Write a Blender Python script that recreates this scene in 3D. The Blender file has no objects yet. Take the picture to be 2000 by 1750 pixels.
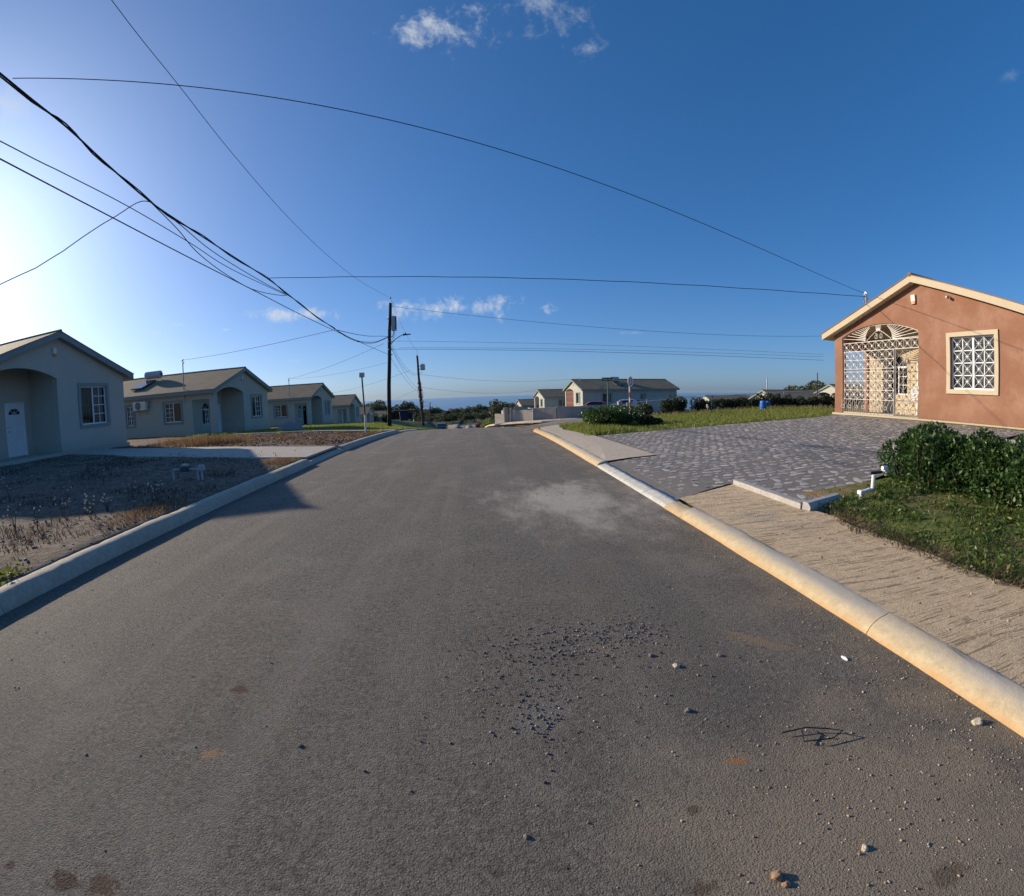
import bpy, math, random
import numpy as np
from mathutils import Vector, Matrix, noise as mn

random.seed(7); RNG = np.random.default_rng(7)
R = math.radians
scene = bpy.context.scene
COL = scene.collection

# ------------------------------------------------------------------ camera
CAM_H = 1.5
YAW, PITCH, ROLL = R(4.3), R(6.89), R(-1.67)          # to the right of the road axis, down, roll
cd = bpy.data.cameras.new('camera')
cam = bpy.data.objects.new('camera', cd); COL.objects.link(cam)
cd.type = 'PANO'                                       # the phone's ultra-wide lens, 122 degrees across
cd.panorama_type = 'FISHEYE_LENS_POLYNOMIAL'
cd.sensor_fit = 'HORIZONTAL'; cd.sensor_width = 20.0; cd.sensor_height = 17.5
cd.fisheye_fov = R(200)
cd.fisheye_polynomial_k0 = 0.0
(cd.fisheye_polynomial_k1, cd.fisheye_polynomial_k2, cd.fisheye_polynomial_k3, cd.fisheye_polynomial_k4) = POLY = (
    -1.13537326e-01, -3.47792642e-06, 1.04138956e-04, -2.74890103e-06)
cd.clip_start = 0.05; cd.clip_end = 40000
def cam_matrix():
    cp, sp, cr, sr, cy, sy = (math.cos(PITCH), math.sin(PITCH), math.cos(ROLL), math.sin(ROLL), math.cos(YAW), math.sin(YAW))
    yaw = lambda v: Vector((v[0]*cy + v[1]*sy, -v[0]*sy + v[1]*cy, v[2]))
    fw = yaw((0, cp, -sp)); up = yaw((0, sp, cp)); rt = yaw((1, 0, 0))
    rt2 = rt*cr + up*sr; up2 = up*cr - rt*sr
    m = Matrix.Identity(4)
    for i in range(3):
        m[i][0] = rt2[i]; m[i][1] = up2[i]; m[i][2] = -fw[i]
    m.translation = (0, 0, CAM_H)
    return m
cam.matrix_world = cam_matrix()
scene.camera = cam

# ------------------------------------------------------------------ sky, sun, exposure
SUN_AZ, SUN_EL = R(-61.1), R(18.0)                     # azimuth from the road axis (+y), left negative
SUN_DIR = Vector((math.sin(SUN_AZ)*math.cos(SUN_EL), math.cos(SUN_AZ)*math.cos(SUN_EL), math.sin(SUN_EL)))
SKY_STRENGTH, SUN_STRENGTH, EXPOSURE = 0.10, 4.8, 0.30
world = bpy.data.worlds.new('World'); scene.world = world; world.use_nodes = True
def build_world():
    nt = world.node_tree; nt.nodes.clear(); N = nt.nodes.new; L = nt.links.new
    out = N('ShaderNodeOutputWorld'); bg = N('ShaderNodeBackground'); bg.inputs['Strength'].default_value = SKY_STRENGTH
    sky = N('ShaderNodeTexSky'); sky.sky_type = 'NISHITA'; sky.sun_disc = False
    sky.sun_elevation = SUN_EL; sky.sun_rotation = SUN_AZ
    sky.altitude = 60; sky.air_density = 0.72; sky.dust_density = 1.0; sky.ozone_density = 3.8
    tc = N('ShaderNodeTexCoord')
    nz = N('ShaderNodeTexNoise'); nz.inputs['Scale'].default_value = 21; nz.inputs['Detail'].default_value = 10; nz.inputs['Roughness'].default_value = 0.66; nz.inputs['Distortion'].default_value = 0.25
    L(tc.outputs['Generated'], nz.inputs['Vector'])
    clouds = [  # direction, half extents (sideways, up), density
        ((-0.0509, 0.7229, 0.6891), .115, .062, .75), ((0.1259, 0.6838, 0.7187), .125, .085, .45), ((0.2197, 0.7228, 0.6552), .062, .032, .42),
        ((-0.0339, 0.9812, 0.1897), .24, .034, .95), ((-0.3836, 0.9048, 0.185), .14, .020, .75), ((-0.6152, 0.7731, 0.1543), .028, .0055, .9),
        ((-0.7272, 0.4588, 0.5106), .06, .05, .35), ((-0.3836, 0.9192, 0.0889), .036, .010, .3), ((-0.5839, 0.794, 0.1691), .028, .005, .4),
        ((-0.5035, 0.8496, 0.157), .018, .004, .5), ((0.3418, 0.9313, 0.1261), .042, .007, .25), ((0.802, 0.3187, 0.5052), .035, .015, .12)]
    total = None
    for c, a, b, dens in clouds:
        c = Vector(c).normalized(); rt = c.cross(Vector((0, 0, 1))).normalized(); up = rt.cross(c)
        parts = []
        for ax, e in ((rt, a), (up, b)):
            dt = N('ShaderNodeVectorMath'); dt.operation = 'DOT_PRODUCT'; L(tc.outputs['Generated'], dt.inputs[0]); dt.inputs[1].default_value = ax/e
            of = N('ShaderNodeMath'); of.operation = 'SUBTRACT'; L(dt.outputs['Value'], of.inputs[0]); of.inputs[1].default_value = c.dot(ax)/e
            parts.append(of)
        df = N('ShaderNodeVectorMath'); df.operation = 'DOT_PRODUCT'; L(tc.outputs['Generated'], df.inputs[0]); df.inputs[1].default_value = c
        fr = N('ShaderNodeMath'); fr.operation = 'LESS_THAN'; L(df.outputs['Value'], fr.inputs[0]); fr.inputs[1].default_value = 0.5
        fm = N('ShaderNodeMath'); fm.operation = 'MULTIPLY'; L(fr.outputs[0], fm.inputs[0]); fm.inputs[1].default_value = 100.0
        cb = N('ShaderNodeCombineXYZ'); L(parts[0].outputs[0], cb.inputs[0]); L(parts[1].outputs[0], cb.inputs[1]); L(fm.outputs[0], cb.inputs[2])
        ln = N('ShaderNodeVectorMath'); ln.operation = 'LENGTH'; L(cb.outputs[0], ln.inputs[0])
        s = N('ShaderNodeMath'); s.operation = 'MULTIPLY_ADD'; L(nz.outputs['Fac'], s.inputs[0]); s.inputs[1].default_value = 3.4
        m2 = N('ShaderNodeMath'); m2.operation = 'SUBTRACT'; m2.inputs[0].default_value = -0.95; L(ln.outputs['Value'], m2.inputs[1])
        L(m2.outputs[0], s.inputs[2])
        mr = N('ShaderNodeMapRange'); mr.interpolation_type = 'SMOOTHSTEP'; L(s.outputs[0], mr.inputs['Value'])
        mr.inputs['From Min'].default_value = 0.0; mr.inputs['From Max'].default_value = 1.15; mr.inputs['To Max'].default_value = dens
        if total is None: total = mr.outputs['Result']
        else:
            mx = N('ShaderNodeMath'); mx.operation = 'MAXIMUM'; L(total, mx.inputs[0]); L(mr.outputs['Result'], mx.inputs[1]); total = mx.outputs[0]
    tint = N('ShaderNodeMix'); tint.data_type = 'RGBA'; tint.blend_type = 'MULTIPLY'; tint.inputs[0].default_value = 1.0
    hs = N('ShaderNodeHueSaturation'); hs.inputs['Saturation'].default_value = 1.23; L(sky.outputs[0], hs.inputs['Color'])
    gm = N('ShaderNodeGamma'); gm.inputs['Gamma'].default_value = 0.68; L(hs.outputs[0], gm.inputs['Color'])
    L(gm.outputs[0], tint.inputs[6]); tint.inputs[7].default_value = (1.12, 1.41, 1.84, 1)      # the phone's cool white balance
    mix = N('ShaderNodeMix'); mix.data_type = 'RGBA'; L(total, mix.inputs[0]); L(tint.outputs[2], mix.inputs[6]); mix.inputs[7].default_value = (5.6, 6.0, 6.3, 1)
    L(mix.outputs[2], bg.inputs['Color']); L(bg.outputs[0], out.inputs['Surface'])
build_world()
sd = bpy.data.lights.new('sun', 'SUN'); sd.energy = SUN_STRENGTH; sd.angle = R(0.53); sd.color = (1.0, 0.85, 0.66)
sun = bpy.data.objects.new('sun', sd); COL.objects.link(sun)
sun.rotation_euler = SUN_DIR.to_track_quat('Z', 'Y').to_euler(); sun.location = (0, 0, 60)
vs = scene.view_settings; vs.view_transform = 'Standard'; vs.look = 'None'; vs.exposure = EXPOSURE; vs.gamma = 1.0; vs.use_curve_mapping = False
scene.render.engine = 'CYCLES'
scene.cycles.max_bounces = 6; scene.cycles.transparent_max_bounces = 12
scene.cycles.use_denoising = True
try: scene.cycles.denoiser = 'OPENIMAGEDENOISE'
except Exception: pass

# ------------------------------------------------------------------ helpers
def link(o, parent=None):
    COL.objects.link(o)
    if parent is not None: o.parent = parent
    return o
def mesh_np(name, V, F, mat=None, parent=None, smooth=False):
    """V (n,3), F list/array of faces -> one mesh object"""
    me = bpy.data.meshes.new(name)
    V = np.asarray(V, dtype=np.float32)
    if isinstance(F, np.ndarray):
        k = F.shape[1]; n = F.shape[0]
        me.vertices.add(len(V)); me.vertices.foreach_set('co', V.ravel())
        me.loops.add(n*k); me.loops.foreach_set('vertex_index', F.astype(np.int32).ravel())
        me.polygons.add(n); me.polygons.foreach_set('loop_start', np.arange(0, n*k, k, dtype=np.int32))
        me.update(calc_edges=True)
    else:
        me.from_pydata([tuple(map(float, v)) for v in V], [], [tuple(f) for f in F])
    if smooth: me.polygons.foreach_set('use_smooth', [True]*len(me.polygons))
    if mat is not None: me.materials.append(mat)
    me.validate(); me.update()
    return link(bpy.data.objects.new(name, me), parent)
def empty(name, loc=(0, 0, 0), rz=0.0, parent=None):
    o = bpy.data.objects.new(name, None); o.empty_display_size = 0.2
    o.location = loc; o.rotation_euler = (0, 0, rz)
    return link(o, parent)
def tag(o, label, cat=None, group=None):
    o['label'] = label
    if cat: o['category'] = cat
    if group: o['group'] = group
    return o
def struct(o): o['kind'] = 'structure'; return o
def stuff(o, label=None, cat=None):
    o['kind'] = 'stuff'
    if label: o['label'] = label
    if cat: o['category'] = cat
    return o
def dup(o, parent=None):
    c = o.copy(); COL.objects.link(c); c.parent = parent
    for k in list(o.children): dup(k, c)
    return c

class MB:
    """collects simple shapes into one mesh"""
    def __init__(s): s.v = []; s.f = []
    def add(s, V, F):
        n = len(s.v); s.v += [tuple(v) for v in V]; s.f += [tuple(i + n for i in f) for f in F]; return s
    def box(s, x0, x1, y0, y1, z0, z1):
        V = [(x0, y0, z0), (x1, y0, z0), (x1, y1, z0), (x0, y1, z0), (x0, y0, z1), (x1, y0, z1), (x1, y1, z1), (x0, y1, z1)]
        return s.hexa(V)
    def hexa(s, V):
        return s.add(V, [(0, 3, 2, 1), (4, 5, 6, 7), (0, 1, 5, 4), (1, 2, 6, 5), (2, 3, 7, 6), (3, 0, 4, 7)])
    def tube(s, pts, r, n=6, cap=True):
        pts = [Vector(p) for p in pts]; rs = r if isinstance(r, (list, tuple)) else [r]*len(pts)
        base = len(s.v); prev = None
        for i, p in enumerate(pts):
            d = (pts[min(i+1, len(pts)-1)] - pts[max(i-1, 0)]).normalized()
            a = Vector((0, 0, 1)) if abs(d.z) < 0.9 else Vector((1, 0, 0))
            if prev is not None: a = prev
            u = (a - d*a.dot(d))
            if u.length < 1e-6: u = d.orthogonal()
            u.normalize(); w = d.cross(u); prev = u
            for k in range(n):
                t = 2*math.pi*k/n; q = p + (u*math.cos(t) + w*math.sin(t))*rs[i]; s.v.append(tuple(q))
        for i in range(len(pts)-1):
            for k in range(n):
                a0 = base + i*n + k; a1 = base + i*n + (k+1) % n
                s.f.append((a0, a1, a1+n, a0+n))
        if cap:
            s.f.append(tuple(base + k for k in reversed(range(n)))); e = base + (len(pts)-1)*n
            s.f.append(tuple(e + k for k in range(n)))
        return s
    def bar(s, p, q, r): return s.tube([p, q], r, 4)
    def lathe(s, prof, n=16, c=(0, 0, 0), axis='z'):
        base = len(s.v)
        for (rad, h) in prof:
            for k in range(n):
                t = 2*math.pi*k/n; a, b = rad*math.cos(t), rad*math.sin(t)
                p = {'z': (a, b, h), 'x': (h, a, b), 'y': (b, h, a)}[axis]
                s.v.append((p[0]+c[0], p[1]+c[1], p[2]+c[2]))
        for i in range(len(prof)-1):
            for k in range(n):
                a0 = base + i*n + k; a1 = base + i*n + (k+1) % n
                s.f.append((a0, a1, a1+n, a0+n))
        s.f.append(tuple(base + k for k in reversed(range(n)))); e = base + (len(prof)-1)*n
        s.f.append(tuple(e + k for k in range(n)))
        return s
    def build(s, name, mat, parent=None, smooth=False, bevel=0):
        o = mesh_np(name, s.v, s.f, mat, parent, smooth)
        if bevel:
            b = o.modifiers.new('bevel', 'BEVEL'); b.width = bevel; b.segments = 2; b.limit_method = 'ANGLE'
        return o

# ------------------------------------------------------------------ materials
class Mat:
    def __init__(s, name, rough=0.9, spec=0.3):
        s.m = bpy.data.materials.new(name); s.m.use_nodes = True; s.nt = s.m.node_tree; s.nt.nodes.clear()
        s.out = s.n('ShaderNodeOutputMaterial'); s.b = s.n('ShaderNodeBsdfPrincipled')
        s.l(s.b.outputs[0], s.out.inputs['Surface'])
        s.b.inputs['Roughness'].default_value = rough; s.b.inputs['Specular IOR Level'].default_value = spec
        s.tc = s.n('ShaderNodeTexCoord'); s.geo = s.n('ShaderNodeNewGeometry')
        s.obj = s.tc.outputs['Object']; s.pos = s.geo.outputs['Position']
    def n(s, t): return s.nt.nodes.new(t)
    def l(s, a, b): s.nt.links.new(a, b)
    def put(s, sock, v):
        if isinstance(v, (int, float)): sock.default_value = v
        elif isinstance(v, (tuple, list)): sock.default_value = (*v, 1) if len(v) == 3 and sock.type == 'RGBA' else v
        else: s.l(v, sock)
    def noise(s, scale, detail=4, rough=0.55, vec=None, dist=0.0):
        n = s.n('ShaderNodeTexNoise'); n.inputs['Scale'].default_value = scale; n.inputs['Detail'].default_value = detail
        n.inputs['Roughness'].default_value = rough; n.inputs['Distortion'].default_value = dist
        s.l(vec if vec is not None else s.obj, n.inputs['Vector']); return n.outputs['Fac']
    def voronoi(s, scale, vec=None, feature='F1', rand=1.0, out='Distance'):
        n = s.n('ShaderNodeTexVoronoi'); n.feature = feature; n.inputs['Scale'].default_value = scale; n.inputs['Randomness'].default_value = rand
        s.l(vec if vec is not None else s.obj, n.inputs['Vector']); return n.outputs[out]
    def wave(s, scale, dist=1.0, detail=2, vec=None, direction='X'):
        n = s.n('ShaderNodeTexWave'); n.bands_direction = direction; n.inputs['Scale'].default_value = scale; n.inputs['Distortion'].default_value = dist
        n.inputs['Detail'].default_value = detail; n.inputs['Detail Scale'].default_value = 1.5
        s.l(vec if vec is not None else s.obj, n.inputs['Vector']); return n.outputs['Fac']
    def mapping(s, vec=None, scale=(1, 1, 1), loc=(0, 0, 0), rot=(0, 0, 0)):
        n = s.n('ShaderNodeMapping'); n.inputs['Scale'].default_value = scale; n.inputs['Location'].default_value = loc; n.inputs['Rotation'].default_value = rot
        s.l(vec if vec is not None else s.obj, n.inputs['Vector']); return n.outputs[0]
    def range(s, v, a, b, c=0.0, d=1.0, smooth=True):
        n = s.n('ShaderNodeMapRange'); n.interpolation_type = 'SMOOTHSTEP' if smooth else 'LINEAR'
        s.put(n.inputs['Value'], v); n.inputs['From Min'].default_value = a; n.inputs['From Max'].default_value = b
        n.inputs['To Min'].default_value = c; n.inputs['To Max'].default_value = d; return n.outputs['Result']
    def math(s, op, a, b=0.0, c=0.0):
        n = s.n('ShaderNodeMath'); n.operation = op; s.put(n.inputs[0], a); s.put(n.inputs[1], b); s.put(n.inputs[2], c); return n.outputs[0]
    def ramp(s, fac, stops):
        n = s.n('ShaderNodeValToRGB'); s.l(fac, n.inputs[0]); e = n.color_ramp.elements
        while len(e) < len(stops): e.new(0.5)
        for i, (p, c) in enumerate(stops): e[i].position = p; e[i].color = (*c, 1)
        return n.outputs['Color']
    def mix(s, fac, a, b, mode='MIX'):
        n = s.n('ShaderNodeMix'); n.data_type = 'RGBA'; n.blend_type = mode
        s.put(n.inputs[0], fac); s.put(n.inputs[6], a); s.put(n.inputs[7], b); return n.outputs[2]
    def ellipse(s, cx, cy, rx, ry, rot=0.0, vec=None):
        """1 at the centre of a ground ellipse, 0 at its rim, below outside"""
        sub = s.n('ShaderNodeVectorMath'); sub.operation = 'SUBTRACT'; s.l(vec if vec is not None else s.pos, sub.inputs[0]); sub.inputs[1].default_value = (cx, cy, 0)
        mp = s.n('ShaderNodeMapping'); s.l(sub.outputs[0], mp.inputs['Vector']); mp.inputs['Rotation'].default_value = (0, 0, -rot)
        sc = s.n('ShaderNodeVectorMath'); sc.operation = 'MULTIPLY'; s.l(mp.outputs[0], sc.inputs[0]); sc.inputs[1].default_value = (1/rx, 1/ry, 0)
        ln = s.n('ShaderNodeVectorMath'); ln.operation = 'LENGTH'; s.l(sc.outputs[0], ln.inputs[0])
        return s.math('SUBTRACT', 1.0, ln.outputs['Value'])
    def bump(s, h, strength=0.5, dist=0.01, prev=None):
        n = s.n('ShaderNodeBump'); n.inputs['Strength'].default_value = strength; n.inputs['Distance'].default_value = dist
        s.l(h, n.inputs['Height'])
        if prev is not None: s.l(prev, n.inputs['Normal'])
        return n.outputs[0]
    def col(s, c): s.put(s.b.inputs['Base Color'], c); return s
    def rough(s, c): s.put(s.b.inputs['Roughness'], c); return s
    def norm(s, nrm): s.l(nrm, s.b.inputs['Normal']); return s
    def island(s): return s.geo.outputs['Random Per Island']
    def objrand(s):
        n = s.n('ShaderNodeObjectInfo'); return n.outputs['Random']

def plain(name, c, rough=0.6, spec=0.4, var=0.12, scale=3.0, metal=0.0, bump=0.0, bscale=40):
    m = Mat(name, rough, spec); lo = tuple(x*(1-var) for x in c); hi = tuple(min(1, x*(1+var)) for x in c)
    m.col(m.ramp(m.noise(scale, 5, 0.6), [(0.3, lo), (0.7, hi)])); m.b.inputs['Metallic'].default_value = metal
    if bump: m.norm(m.bump(m.noise(bscale, 3), bump, 0.01))
    return m.m
def leafmat(name, stops, rough=0.5, trans=0.35, spec=0.4, tint=None, byobj=False):
    m = Mat(name, rough, spec)
    c = m.ramp(m.island(), stops)
    if byobj: c = m.mix(m.math('MULTIPLY', m.objrand(), 0.5), c, stops[-1][1])
    m.col(c)
    t = m.n('ShaderNodeBsdfTranslucent'); m.l(c if tint is None else m.mix(0.6, c, tint), t.inputs['Color'])
    mx = m.n('ShaderNodeMixShader'); mx.inputs[0].default_value = trans
    m.l(m.b.outputs[0], mx.inputs[1]); m.l(t.outputs[0], mx.inputs[2]); m.l(mx.outputs[0], m.out.inputs['Surface'])
    return m.m

# ------------------------------------------------------------------ the lie of the land
XR, XL = 2.36, -4.06                                    # right and left kerb faces
def lerp_tab(y, tab):
    if y <= tab[0][0]: return tab[0][1]
    for (a, za), (b, zb) in zip(tab, tab[1:]):
        if y <= b:
            t = (y-a)/(b-a); return za + (zb-za)*t
    return tab[-1][1]
def sstep(a, b, x): t = min(1, max(0, (x-a)/(b-a))); return t*t*(3-2*t)
FAR = [(130, -5.6), (180, -9), (260, -16), (400, -27), (700, -44), (1200, -62), (20000, -80)]
def road_z(y):
    if y < 11.2: return 0.0
    if y < 36: return -0.00197*(y-11.2)**2
    return lerp_tab(y, [(36, -1.2116), (78, -4.62), (84, -4.95), (105, -5.35)] + FAR)
LEFT = [(-60, .22), (13, .20), (22, .04), (31, -.36), (42, -.76), (51, -1.05), (62, -1.75), (72, -2.5), (85, -4.2), (100, -5.3)] + FAR
RIGHT = [(-60, .12), (13, .12), (20, -.02), (24, -.2), (33, -.82), (44, -1.55), (64, -1.95), (80, -2.8), (100, -4.6)] + FAR
def ground_z(x, y):
    r = road_z(y)
    if x < -4.3:
        a = sstep(0, 5.0, -4.3-x)
        z = (r+0.11)*(1-a) + lerp_tab(y, LEFT)*a + 0.006*min(30, max(0, -9-x))
        return z
    if x > 2.6:
        w = 1 if y < 19 else 1 - sstep(19, 24, y)
        a = sstep(0, 0.3 + 6*(1-w), x-2.6)
        rr = lerp_tab(y, RIGHT) + 0.05*min(12.5, x-2.6) - 0.035*max(0, x-20)*sstep(30, 60, y+0.5*x)
        return (r + 0.12*w)*(1-a) + rr*a
    return r - 0.12

DRIVE = [(2.575, 5.42), (3.60, 5.78), (3.78, 4.32), (6.1, 5.0), (9.0, 5.6), (10.8, 5.9), (13.5, 6.0), (13.3, 14.0), (12.7, 13.25), (3.62, 13.35), (3.70, 8.785), (2.575, 8.745)]
def in_poly(x, y, poly):
    c = False; j = len(poly)-1
    for i in range(len(poly)):
        (xi, yi), (xj, yj) = poly[i], poly[j]
        if (yi > y) != (yj > y) and x < (xj-xi)*(y-yi)/(yj-yi) + xi: c = not c
        j = i
    return c
def grid_axis(parts):
    out = []
    for a, b, st in parts:
        n = max(1, round((b-a)/st)); out += [a + (b-a)*i/n for i in range(n)]
    return out + [parts[-1][1]]
def ground_mesh():
    xs = grid_axis([(-14000, -2000, 2000), (-2000, -400, 200), (-400, -100, 30), (-100, -30, 5), (-30, -10, .8), (-10, -4.42, .3), (-4.42, -4.2, .2), (-4.2, 2.46, 2.2), (2.46, 2.64, .18), (2.64, 8, .3), (8, 30, .9), (30, 100, 5), (100, 400, 25), (400, 2000, 200), (2000, 14000, 2000)])
    ys = grid_axis([(-200, -30, 30), (-30, -6, 4), (-6, 14, .3), (14, 40, .6), (40, 110, 2), (110, 300, 10), (300, 1200, 75), (1200, 3000, 600), (3000, 14000, 3000)])
    V = []
    for y in ys:
        for x in xs:
            z = ground_z(x, y)
            if (x < -4.45 or x > 2.7) and abs(x) < 120 and y < 130:
                a = 0.05 if x < 0 else 0.02
                if x < -4.5 and y < 24: z += a*mn.fractal(Vector((x*.9, y*.9, 3)), 1, 2, 4)
                elif x > 2.7 and not (2.6 < x < 13.9 and 4 < y < 13.6): z += a*mn.noise(Vector((x*.6, y*.6, 7)))
            if 2.6 < x < 3.85 and y < 20 or 2.6 < x < 13.9 and 5.0 < y < 13.4 and in_poly(x, y, DRIVE): z -= .09
            V.append((x, y, z))
    nx, ny = len(xs), len(ys)
    i = np.arange(ny-1)[:, None]*nx + np.arange(nx-1)[None, :]; i = i.ravel()
    return V, np.stack([i, i+1, i+1+nx, i+nx], 1)

def m_ground():
    m = Mat('ground_earth', 0.95, 0.2); P = m.pos
    n1 = m.noise(0.9, 8, 0.65, P); n2 = m.noise(7, 6, 0.7, P); n3 = m.noise(38, 4, 0.7, P)
    soil = m.ramp(n2, [(0.28, (.085, .062, .047)), (0.5, (.18, .135, .10)), (0.72, (.31, .25, .20))])
    redsoil = m.ramp(n2, [(0.3, (.09, .05, .034)), (0.55, (.16, .095, .066)), (0.75, (.24, .17, .12))])
    grass = m.ramp(n2, [(0.3, (.07, .09, .022)), (0.55, (.14, .17, .04)), (0.75, (.23, .22, .08))])
    straw = m.ramp(n2, [(0.3, (.12, .09, .035)), (0.7, (.26, .20, .10))])
    sand = m.ramp(n2, [(0.3, (.36, .29, .2)), (0.7, (.52, .43, .31))])
    wood = m.ramp(n1, [(0.3, (.03, .045, .018)), (0.7, (.06, .075, .03))])
    sep = m.n('ShaderNodeSeparateXYZ'); m.l(P, sep.inputs[0]); X, Y = sep.outputs[0], sep.outputs[1]
    wob = m.math('MULTIPLY', m.math('SUBTRACT', m.noise(0.7, 5, 0.6, P), 0.5), 3.0)
    Yw = m.math('ADD', Y, wob); Xw = m.math('ADD', X, wob)
    left = m.range(X, -3.0, -4.0)
    c = m.mix(m.range(Yw, 14.2, 15.0), soil, redsoil)                                    # second lot is redder
    g_left = m.math('MULTIPLY', m.range(Yw, 22.3, 23.6), left); c = m.mix(g_left, c, grass)
    right = m.range(X, 2.0, 2.6); c = m.mix(right, c, m.mix(m.range(m.math('ADD', Yw, m.math('MULTIPLY', X, 0.15)), 19.5, 22.0), grass, straw))
    nearR = m.math('MULTIPLY', right, m.range(Yw, 6.0, 4.5)); c = m.mix(m.math('MULTIPLY', nearR, m.range(n1, .42, .6)), c, (.28, .19, .10))
    c = m.mix(m.math('MULTIPLY', m.range(Y, 60, 66), 1.0), c, grass)
    c = m.mix(m.math('MULTIPLY', m.range(Y, 78, 81), m.range(m.math('ABSOLUTE', m.math('ADD', X, 4)), 24, 16)), c, sand)
    c = m.mix(m.range(Y, 104, 112), c, wood)
    m.col(c)
    b1 = m.bump(n3, 0.7, 0.03); b2 = m.bump(n2, 0.8, 0.08, b1); m.norm(b2)
    return m.m

def m_asphalt():
    m = Mat('asphalt', 0.88, 0.25); P = m.pos
    big = m.noise(0.35, 5, 0.6, P); mid = m.noise(2.2, 6, 0.65, P); fine = m.noise(85, 4, 0.8, P)
    agg = m.voronoi(120, P); agc = m.voronoi(120, P, out='Color')
    base = m.ramp(mid, [(0.25, (.118, .104, .088)), (0.55, (.140, .125, .106)), (0.8, (.166, .150, .128))])
    base = m.mix(m.range(big, .35, .7, 0, .4), base, (.120, .114, .106))
    spk = m.n('ShaderNodeSeparateColor'); m.l(agc, spk.inputs[0])
    base = m.mix(m.math('MULTIPLY', m.range(agg, .50, .12), .7), base, m.ramp(spk.outputs[0], [(0.0, (.055, .05, .044)), (0.4, (.135, .12, .102)), (0.75, (.22, .20, .172)), (1.0, (.38, .355, .32))]))
    base = m.mix(m.math('MULTIPLY', m.range(fine, .53, .66), .8), base, (.035, .031, .028)); base = m.mix(m.math('MULTIPLY', m.range(fine, .45, .33), .5), base, (.25, .228, .198))
    coarse = m.noise(34, 5, .75, P); base = m.mix(m.range(coarse, .50, .64, 0, .65), base, (.055, .05, .045)); base = m.mix(m.range(coarse, .46, .32, 0, .55), base, (.25, .23, .20))
    blot = m.noise(.9, 6, .7, P, .4); base = m.mix(m.range(blot, .50, .68, 0, .6), base, (.185, .168, .142)); base = m.mix(m.range(blot, .46, .30, 0, .35), base, (.085, .08, .075))
    # long faint tyre streaks along the road
    st = m.noise(1.0, 4, 0.6, m.mapping(P, (2.2, .09, 1))); base = m.mix(m.range(st, .48, .72, 0, .45), base, (.195, .178, .152)); st3 = m.noise(1.0, 3, .6, m.mapping(P, (1.3, .05, 1), loc=(4, 2, 0))); base = m.mix(m.range(st3, .52, .7, 0, .35), base, (.085, .08, .074))
    # warm soil dust toward the lower right and along the kerb
    sep = m.n('ShaderNodeSeparateXYZ'); m.l(P, sep.inputs[0])
    e = m.math('ADD', m.ellipse(1.3, .75, 1.3, .9, 0), m.math('MULTIPLY', m.math('SUBTRACT', mid, .5), 1.6)); base = m.mix(m.range(e, -.1, .8, 0, .75), base, (.25, .205, .15))
    k = m.math('MULTIPLY', m.range(sep.outputs[0], 1.5, 2.36), m.range(mid, .35, .75)); base = m.mix(m.math('MULTIPLY', k, .5), base, (.28, .21, .13))
    # cement dust in front of the driveway
    st2 = m.noise(1.3, 7, 0.7, m.mapping(P, (1.6, .8, 1), rot=(0, 0, .35)))
    e = m.math('ADD', m.ellipse(1.3, 6.0, 1.35, 1.9, .1), m.math('MULTIPLY', m.math('SUBTRACT', st2, .5), 2.6))
    base = m.mix(m.range(e, -.1, 1.1, 0, .62), base, (.50, .46, .40))
    # rust and soil stains with shapes of their own
    for (cx, cy, rx, ry, ro, c, s_) in STAINS:
        e = m.math('ADD', m.ellipse(cx, cy, rx, ry, ro), m.math('MULTIPLY', m.math('SUBTRACT', m.noise(22, 6, .8, P), .5), 3.4))
        base = m.mix(m.range(e, 0.0, .5, 0, s_), base, c)
    base = m.mix(1.0, base, (1.42, 1.40, 1.36), 'MULTIPLY')
    m.col(base)
    b = m.bump(coarse, 0.55, 0.02); b = m.bump(fine, 1.0, 0.014, b); b = m.bump(agg, 0.7, 0.009, b); b = m.bump(m.noise(14, 3, .6, P), 0.12, 0.02, b); m.norm(b)
    return m.m
STAINS = [(-1.37, 1.94, .06, .05, .3, (.085, .045, .028), .9), (-1.27, 1.43, .065, .04, .2, (.26, .17, .10), .8), (-1.51, .63, .08, .055, .3, (.05, .03, .02), .9),
          (-1.78, .59, .03, .025, 0, (.06, .035, .025), .8), (-1.36, .67, .085, .05, .1, (.075, .045, .028), .85), (.99, 1.26, .065, .025, -.2, (.32, .15, .06), .8),
          (1.64, 2.12, .30, .07, -.8, (.24, .17, .10), .55), (.71, 1.07, .04, .025, 0, (.08, .055, .03), .7), (.61, .74, .06, .03, 0, (.09, .065, .04), .7), (1.41, .42, .11, .05, 0, (.10, .075, .05), .7),
          (-1.41, 1.45, .045, .04, 0, (.19, .185, .175), .55), (-1.04, 2.41, .07, .045, 0, (.18, .17, .16), .5), (.69, 2.31, .16, .08, 0, (.20, .165, .13), .5), (.24, 1.75, .22, .14, .5, (.18, .17, .155), .55)]
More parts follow.
